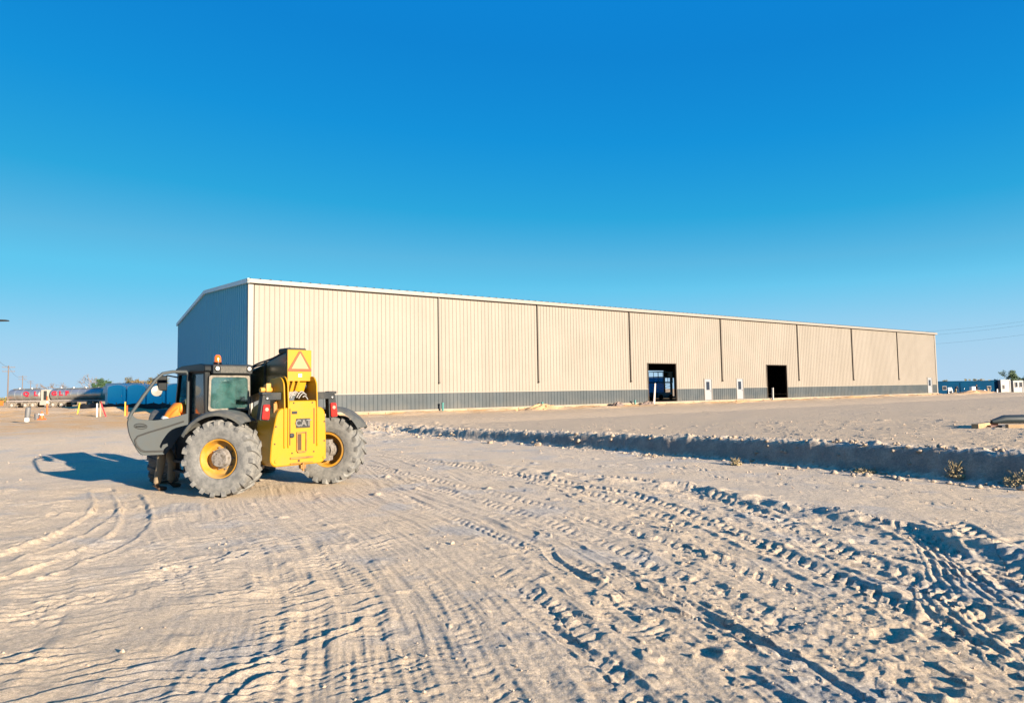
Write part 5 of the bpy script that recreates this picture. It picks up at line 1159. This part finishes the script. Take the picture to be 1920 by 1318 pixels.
# ------------------------------------------------------------------ trees
BARK = mat('grey_bark', (.10, .08, .065), .9); TWIG = mat('twig_brown', (.13, .10, .08), .9)
def leafmat(nm, c1, c2): return mat(nm, c1, .7, noise=(.9, c2, .4, .6))
def tree(x, y, H_, kind, seed, label, spread=.5, leaf=None, group='trees beyond the site'):
    rd = random.Random(seed); z = gz(x, y)-.3; o = empty('tree', (x, y, z), rd.uniform(0, 6), label, 'tree', group)
    g = MB(); crown = MB(); tips = []
    def branch(p, d, L_, r, lev):
        n = 3; pts = [p]
        for i in range(n):
            d = (d+Vector((rd.gauss(0, .16), rd.gauss(0, .16), rd.gauss(.04, .08)))).normalized(); pts.append(pts[-1]+d*L_/n)
        (g if lev < 2 else crown).tube(pts, [r*(1-.45*i/n) for i in range(n+1)], 5 if lev < 2 else 3, cap=False)
        tips.append((pts[-1], L_)); tips.append((pts[2], L_))
        if lev >= (4 if kind == 'bare' else 3): return
        for k in range(rd.choice((3, 4)) if lev < 3 else 3):
            a_ = rd.uniform(.35, .95)*(spread+.5); ax = Vector((rd.gauss(0, 1), rd.gauss(0, 1), rd.gauss(0, .4))).normalized()
            nd = (d*math.cos(a_)+(ax-d*ax.dot(d)).normalized()*math.sin(a_)).normalized()
            branch(pts[rd.choice((2, 3))], nd, L_*rd.uniform(.6, .8), max(r*.55, .035), lev+1)
    branch(Vector((0, 0, 0)), Vector((0, 0, 1)), H_*.36, H_*.028, 0)
    g.build('trunk', BARK, o, smooth=60)
    if kind != 'bare':
        cs = [(p, L_*.33) for p, L_ in tips if p.z > H_*.25]
        for c, rr_ in cs:
            for k in range(26):
                q = c+Vector((rd.gauss(0, 1), rd.gauss(0, 1), rd.gauss(0, .8)))*rr_*.75; s_ = rd.uniform(.10, .22)*H_/9
                d1 = Vector((rd.gauss(0, 1), rd.gauss(0, 1), rd.gauss(0, 1))).normalized(); d2 = d1.orthogonal().normalized()
                crown.add([tuple(q-d1*s_), tuple(q+d2*s_*.7), tuple(q+d1*s_), tuple(q-d2*s_*.7)], [(0, 1, 2, 3)])
    crown.build('crown', TWIG if kind == 'bare' else leaf, o)
    return o
OLIV = leafmat('olive_leaf', (.10, .095, .03), (.16, .12, .04)); DGRN = leafmat('dark_green_leaf', (.03, .07, .035), (.05, .09, .03)); RUSS = leafmat('russet_leaf', (.20, .12, .045), (.13, .10, .04))
tl_list = [(82, 150, 6.2, 'bare', 'low bare tree left of the wide bare one behind the shorter tank', None), (109, 150, 7.0, 'bare', 'wide bare tree behind the gap between the tank trailers', None), (165, 155, 7.4, 'bare', 'round bare tree above the longer tank trailer', None),
           (188, 140, 5.2, 'leafy', 'dark green leafy tree just left of the white cabinet', DGRN), (252, 150, 5.6, 'leafy', 'olive tree seen left of the open cab door frame', OLIV), (272, 150, 6.4, 'leafy', 'russet tree seen through the open door frame', RUSS),
           (293, 155, 6.2, 'leafy', 'olive tree seen through the open door beside the mirror', OLIV), (72, 170, 5.2, 'bare', 'faint small bare tree near the far utility poles', None), (222, 160, 6.0, 'bare', 'bare tree rising above the first portable toilets', None)]
for k, (px_, Y_t, H_, kd, lb, lf_) in enumerate(tl_list): tree(pix(px_, 0, Y_t), Y_t, H_*(1.0 if kd == 'bare' else 1.35), kd, 20+k, lb, .55 if kd == 'bare' else .6, lf_, 'trees beyond the tank trailers')
tree(pix(1889, 0, 150), 150, 5.6, 'leafy', 44, 'dark green rounded tree above the white site trailer', .62, DGRN, 'trees beyond the site trailers')
tree(pix(1924, 0, 150), 150, 4.2, 'leafy', 45, 'small green tree cut by the right picture edge', .5, DGRN, 'trees beyond the site trailers')
tree(pix(1830, 0, 170), 170, 4.0, 'leafy', 46, 'low russet tree just showing above the blue office', .6, RUSS, 'trees beyond the site trailers')
tree(pix(1772, 0, 160), 160, 3.9, 'leafy', 47, 'low green tree by the far corner of the warehouse', .6, OLIV, 'trees beyond the site trailers')
# distant wooded horizon
def treeline(name, x0, x1, Yd, hmin, hmax, seed, label):
    rd = random.Random(seed); g = MB(); x = x0
    while x < x1:
        hh_ = rd.uniform(hmin, hmax); w_ = hh_*rd.uniform(.8, 1.8)
        for k in range(40):
            q = Vector((x+rd.gauss(0, w_*.5), Yd+rd.gauss(0, 2), hh_*rd.random()**.7)); s_ = rd.uniform(.3, .8)
            d1 = Vector((rd.gauss(0, 1), rd.gauss(0, .6), rd.gauss(0, 1))).normalized(); d2 = d1.orthogonal().normalized(); g.add([tuple(q-d1*s_), tuple(q+d2*s_*.7), tuple(q+d1*s_), tuple(q-d2*s_*.7)], [(0, 1, 2, 3)])
        x += w_*.8
    tag(g.build(name, OLIV), label, 'woods', kind='stuff')
treeline('distant_woods', -330, -60, 330, 1.0, 3.0, 3, 'low distant line of woods on the left horizon')
treeline('distant_woods', 110, 300, 260, 1.5, 3.6, 4, 'low distant line of woods on the right horizon')

# ------------------------------------------------------------------ utility poles, wires, street lamp
POLEM = mat('weathered_pole', (.12, .09, .075), .9); WIREM = mat('grey_wire', (.10, .10, .11), .6)
polesp = [(14.5, 190, 11.4), (41.5, 290, 12.0), (57, 390, 12.5), (69, 500, 13)]
plabs = ['nearest wooden utility pole at the far left', 'second utility pole, right of the nearest one', 'third utility pole, faint behind the tank trailers', 'farthest and faintest utility pole in the row']
tops = []
for (px_, Yp, H_), lb in zip(polesp, plabs):
    x = pix(px_, 0, Yp); z = gz(x, Yp); o = empty('utility_pole', (x, Yp, z), R(30), lb, 'utility pole', 'utility poles in a row')
    g = MB(); g.cyl((0, 0, -.5), (0, 0, H_), .20, .13, n=10); g.build('pole', POLEM, o, smooth=40)
    for zz in (H_-.5, H_-1.7):
        g = MB(); g.box(-1.5, 1.5, .13, .24, zz-.08, zz+.08); ca = g.build('crossarm', POLEM, o)
        g = MB()
        for xx in (-1.4, -.7, .7, 1.4): g.cyl((xx, .18, zz+.08), (xx, .18, zz+.28), .05, .03, n=8)
        g.build('insulator', WIREM, ca)
    tops.append((x, Yp, z+H_))
def wire(name, p0, p1, sag, r, label, group):
    g = MB(); pts = []
    for t_ in np.linspace(0, 1, 24): q = Vector(p0)*(1-t_)+Vector(p1)*t_; q.z -= sag*4*t_*(1-t_); pts.append(q)
    g.tube(pts, r, 5); return tag(g.build(name, WIREM, smooth=80), label, 'power line', group)
for i in range(3):
    a_, b_ = tops[i], tops[i+1]
    wire('power_line', (a_[0], a_[1], a_[2]-.3), (b_[0], b_[1], b_[2]-.3), 1.6, .03, ['thin wire between the two nearest utility poles', 'thin wire between the second and third utility poles', 'thin wire between the farthest two utility poles'][i], 'wires on the utility poles')
wire('power_line', (-118, 150, 12.2), (tops[0][0], tops[0][1], tops[0][2]-.3), .8, .03, 'thin wire running out of the left edge from the nearest pole', 'wires on the utility poles')
for (x0, y0, x1, y1), lb in zip(((1700, 624, 1960, 597), (1700, 631, 1960, 604), (1700, 648, 1960, 622)), ('topmost of the three wires right of the warehouse', 'middle of the three wires right of the warehouse', 'lowest of the three wires right of the warehouse')):
    wire('power_line', (pix(x0, 0, 140), 140, zpix(y0, x0, 140)), (pix(x1, 0, 118), 118, zpix(y1, x1, 118)), .35, .012, lb, 'wires crossing the sky on the right')
lx = pix(11, 0, 40); lz = zpix(601, 11, 40)
o = empty('street_lamp', (lx-2.6, 40, gz(lx-2.6, 40)), 0, 'street lamp head on a long arm entering at the left edge', 'street lamp')
g = MB(); zz = lz-gz(lx-2.6, 40); g.cyl((0, 0, -.3), (0, 0, zz-.1), .10, .06, n=12); g.tube([(0, 0, zz-.2), (.3, 0, zz), (2.0, 0, zz+.03)], .035, 8); g.build('pole', DGREY, o, smooth=40)
g = MB(); g.prism(rounded([(1.95, zz-.03), (2.6, zz-.03), (2.55, zz+.05), (2.0, zz+.08)], .03), 'y', -.14, .14); g.build('lamp_head', DGREY, o, bevel=.02)
# ------------------------------------------------------------------ right background
SITE = mat('blue_site_office', (.002, .036, .085), .9, spec=.03, noise=(.5, (.003, .028, .07), .4, .6)); WSITE = mat('white_site_trailer', (.20, .20, .20), .5); BDOOR = mat('blue_door_panel', (.012, .03, .085), .5)
CYd = 116.0; BDOOR.node_tree.nodes['Principled BSDF'].inputs['Specular IOR Level'].default_value = .05; zc0 = -.28; sc_ = 1.0
x0 = pix(1752, 0, CYd); x1 = pix(1869.5, 0, CYd)
container('site_office', (x0, CYd, zc0), R(1), x1-x0, 2.5, 2.50, SITE, 'long blue site office behind the far end of the warehouse', 'site office', 'site offices in a row', ((1.2, 1.8, 1.0, 1.6), (9.1, 9.7, .95, 1.5)), False, ((4.3, 5.1, SITE),))
x2 = pix(1889, 0, CYd)
container('site_office', (x1+.08, CYd-.4, zc0), R(1), x2-x1-.1, 2.5, 2.58, WSITE, 'white site office with one small window beside the blue one', 'site office', 'site offices in a row', ((.40, .60, 1.05, 1.65),), False)
x3 = pix(1914, 0, CYd)
container('site_office', (x2+.6, CYd-.2, zc0), R(1), x3-x2-.6, 2.5, 2.42, WSITE, 'white site office with two dark windows left of the picture edge', 'site office', 'site offices in a row', ((.35, .7, 1.3, 2.1), (1.15, 1.5, 1.3, 2.1)), False)
container('site_office', (x3+.15, CYd-.2, zc0), R(1), 4.5, 2.5, 2.40, WSITE, 'white site office cut off by the right picture edge', 'site office', 'site offices in a row', ((2.0, 2.6, 1.2, 1.9),), False)
container('storage_locker', (x2+.05, CYd+.6, zc0), R(1), .65, 1.2, 2.38, BDOOR, 'narrow blue locker between the white site offices', 'locker', None, (), False, ((.1, .55, BDOOR),))
WY = 106.0
xw = pix(1820.5, 0, WY); z_ = gz(xw, WY)
o = empty('water_tank', (xw, WY, z_), 0, 'white water tank on a timber stand beside the standing person', 'water tank')
g = MB(); g.box(-.32, .32, -.3, .3, .55, 1.35); g.build('tank', PWHT, o, bevel=.06)
g = MB()
for sx_ in (-.25, .25):
    for sy_ in (-.22, .22): g.box(sx_-.04, sx_+.04, sy_-.04, sy_+.04, -.1, .55)
g.build('stand', WOOD, o)
xw = pix(1778, 0, WY); z_ = gz(xw, WY)
o = empty('sign_board', (xw, WY, z_), 0, 'white folding board standing at the far corner of the warehouse', 'sign board')
g = MB(); g.hexa([(-.4, -.3, 0), (.4, -.3, 0), (.4, -.26, 0), (-.4, -.26, 0), (-.3, -.02, 1.25), (.3, -.02, 1.25), (.3, .0, 1.25), (-.3, .0, 1.25)]); g.build('panel', PWHT, o)
g = MB(); g.hexa([(-.35, .3, 0), (.35, .3, 0), (.35, .26, 0), (-.35, .26, 0), (-.28, .03, 1.2), (.28, .03, 1.2), (.28, .0, 1.2), (-.28, .0, 1.2)]); g.build('rear_leg', DGREY, o)
g = MB(); g.box(-.12, .16, -.35, -.31, .25, .8); g.build('dark_notice', DGREY, o)
for px_, h_, m_, lb in ((1843, .75, PWHT, 'leftmost white survey stake in front of the blue office'), (1849.5, 1.0, WOOD, 'taller wooden survey stake in front of the blue office'), (1852.5, .65, WOOD, 'shorter wooden survey stake right beside the taller one'), (1866.5, .8, PWHT, 'rightmost white survey stake at the end of the blue office')):
    Yk = 104.0; x = pix(px_, 0, Yk); g = MB(); g.hexa([(-.07, -.03, -.3), (.07, -.03, -.3), (.07, .03, -.3), (-.07, .03, -.3), (-.05, -.03, h_), (.09, -.03, h_), (.09, .03, h_), (-.05, .03, h_)]); g.box(-.055, .095, -.035, .035, h_, h_+.04)
    tag(g.build('survey_stake', m_, loc=(x, Yk, gz(x, Yk))), lb, 'survey stake', 'survey stakes in front of the offices')
# low earth heaps near the far end of the warehouse and rubble at the foot of the wall
EARTH = mat('orange_earth', (.44, .27, .13), .95, noise=(1.5, (.36, .22, .12), .4, .6), bump=(6, .6, .1))
def heap(p, rx, ry, h, seed, label, m_=EARTH):
    rd = random.Random(seed); g = MB(); n1, n2 = 12, 30; vs = [(0, 0, h)]
    ph = [rd.uniform(0, 6) for _ in range(4)]
    for i in range(1, n1+1):
        q = i/n1
        for j in range(n2):
            t_ = 2*math.pi*j/n2; k = 1+.18*math.sin(3*t_+ph[0])+.1*math.sin(7*t_+ph[1]); z_ = h*(1-q*q)**1.1*(1+.22*math.sin(5*t_+6*q+ph[2]))-.12*q; vs.append((rx*q*k*math.cos(t_), ry*q*k*math.sin(t_), z_))
    fs = [(0, 1+j, 1+(j+1) % n2) for j in range(n2)]+[(1+(i-1)*n2+j, 1+i*n2+j, 1+i*n2+(j+1) % n2, 1+(i-1)*n2+(j+1) % n2) for i in range(1, n1) for j in range(n2)]
    g.add(vs, fs)
    for k in range(14):
        t_ = rd.uniform(0, 6.28); q = rd.random(); blob(g, (rx*q*math.cos(t_), ry*q*math.sin(t_), h*(1-q*q)*.9), rd.uniform(.04, .11), .7, seed*30+k)
    o = g.build('earth_heap', m_, smooth=60, loc=p); o.rotation_euler = (0, 0, WROT); return tag(o, label, 'earth heap', 'earth heaps along the warehouse')
RUB = mat('rubble_grey_pink', (.22, .16, .13), .95, noise=(5, (.12, .09, .08), .4, .6))
heap(wpos(29.2, .9), .8, .5, .32, 1, 'small rubble heap left of the third drain stub', RUB)
heap(wpos(32.8, .8), .9, .5, .30, 2, 'small rubble heap right of the third drain stub', RUB)
heap(wpos(19.0, 3.8), 2.2, 1.0, .38, 3, 'pale earth heap in front of the second downspout')
heap(wpos(92, 3.5), 6.5, 2.2, .45, 5, 'long orange earth heap beyond the far corner of the warehouse')
heap(wpos(78, 4.2), 6.0, 1.4, .22, 6, 'long low orange earth heap before the last warehouse bays')
heap(wpos(42, 3.8), 3.0, 1.0, .22, 7, 'low orange earth heap in front of the first white door')
print('script done', len(bpy.data.objects))
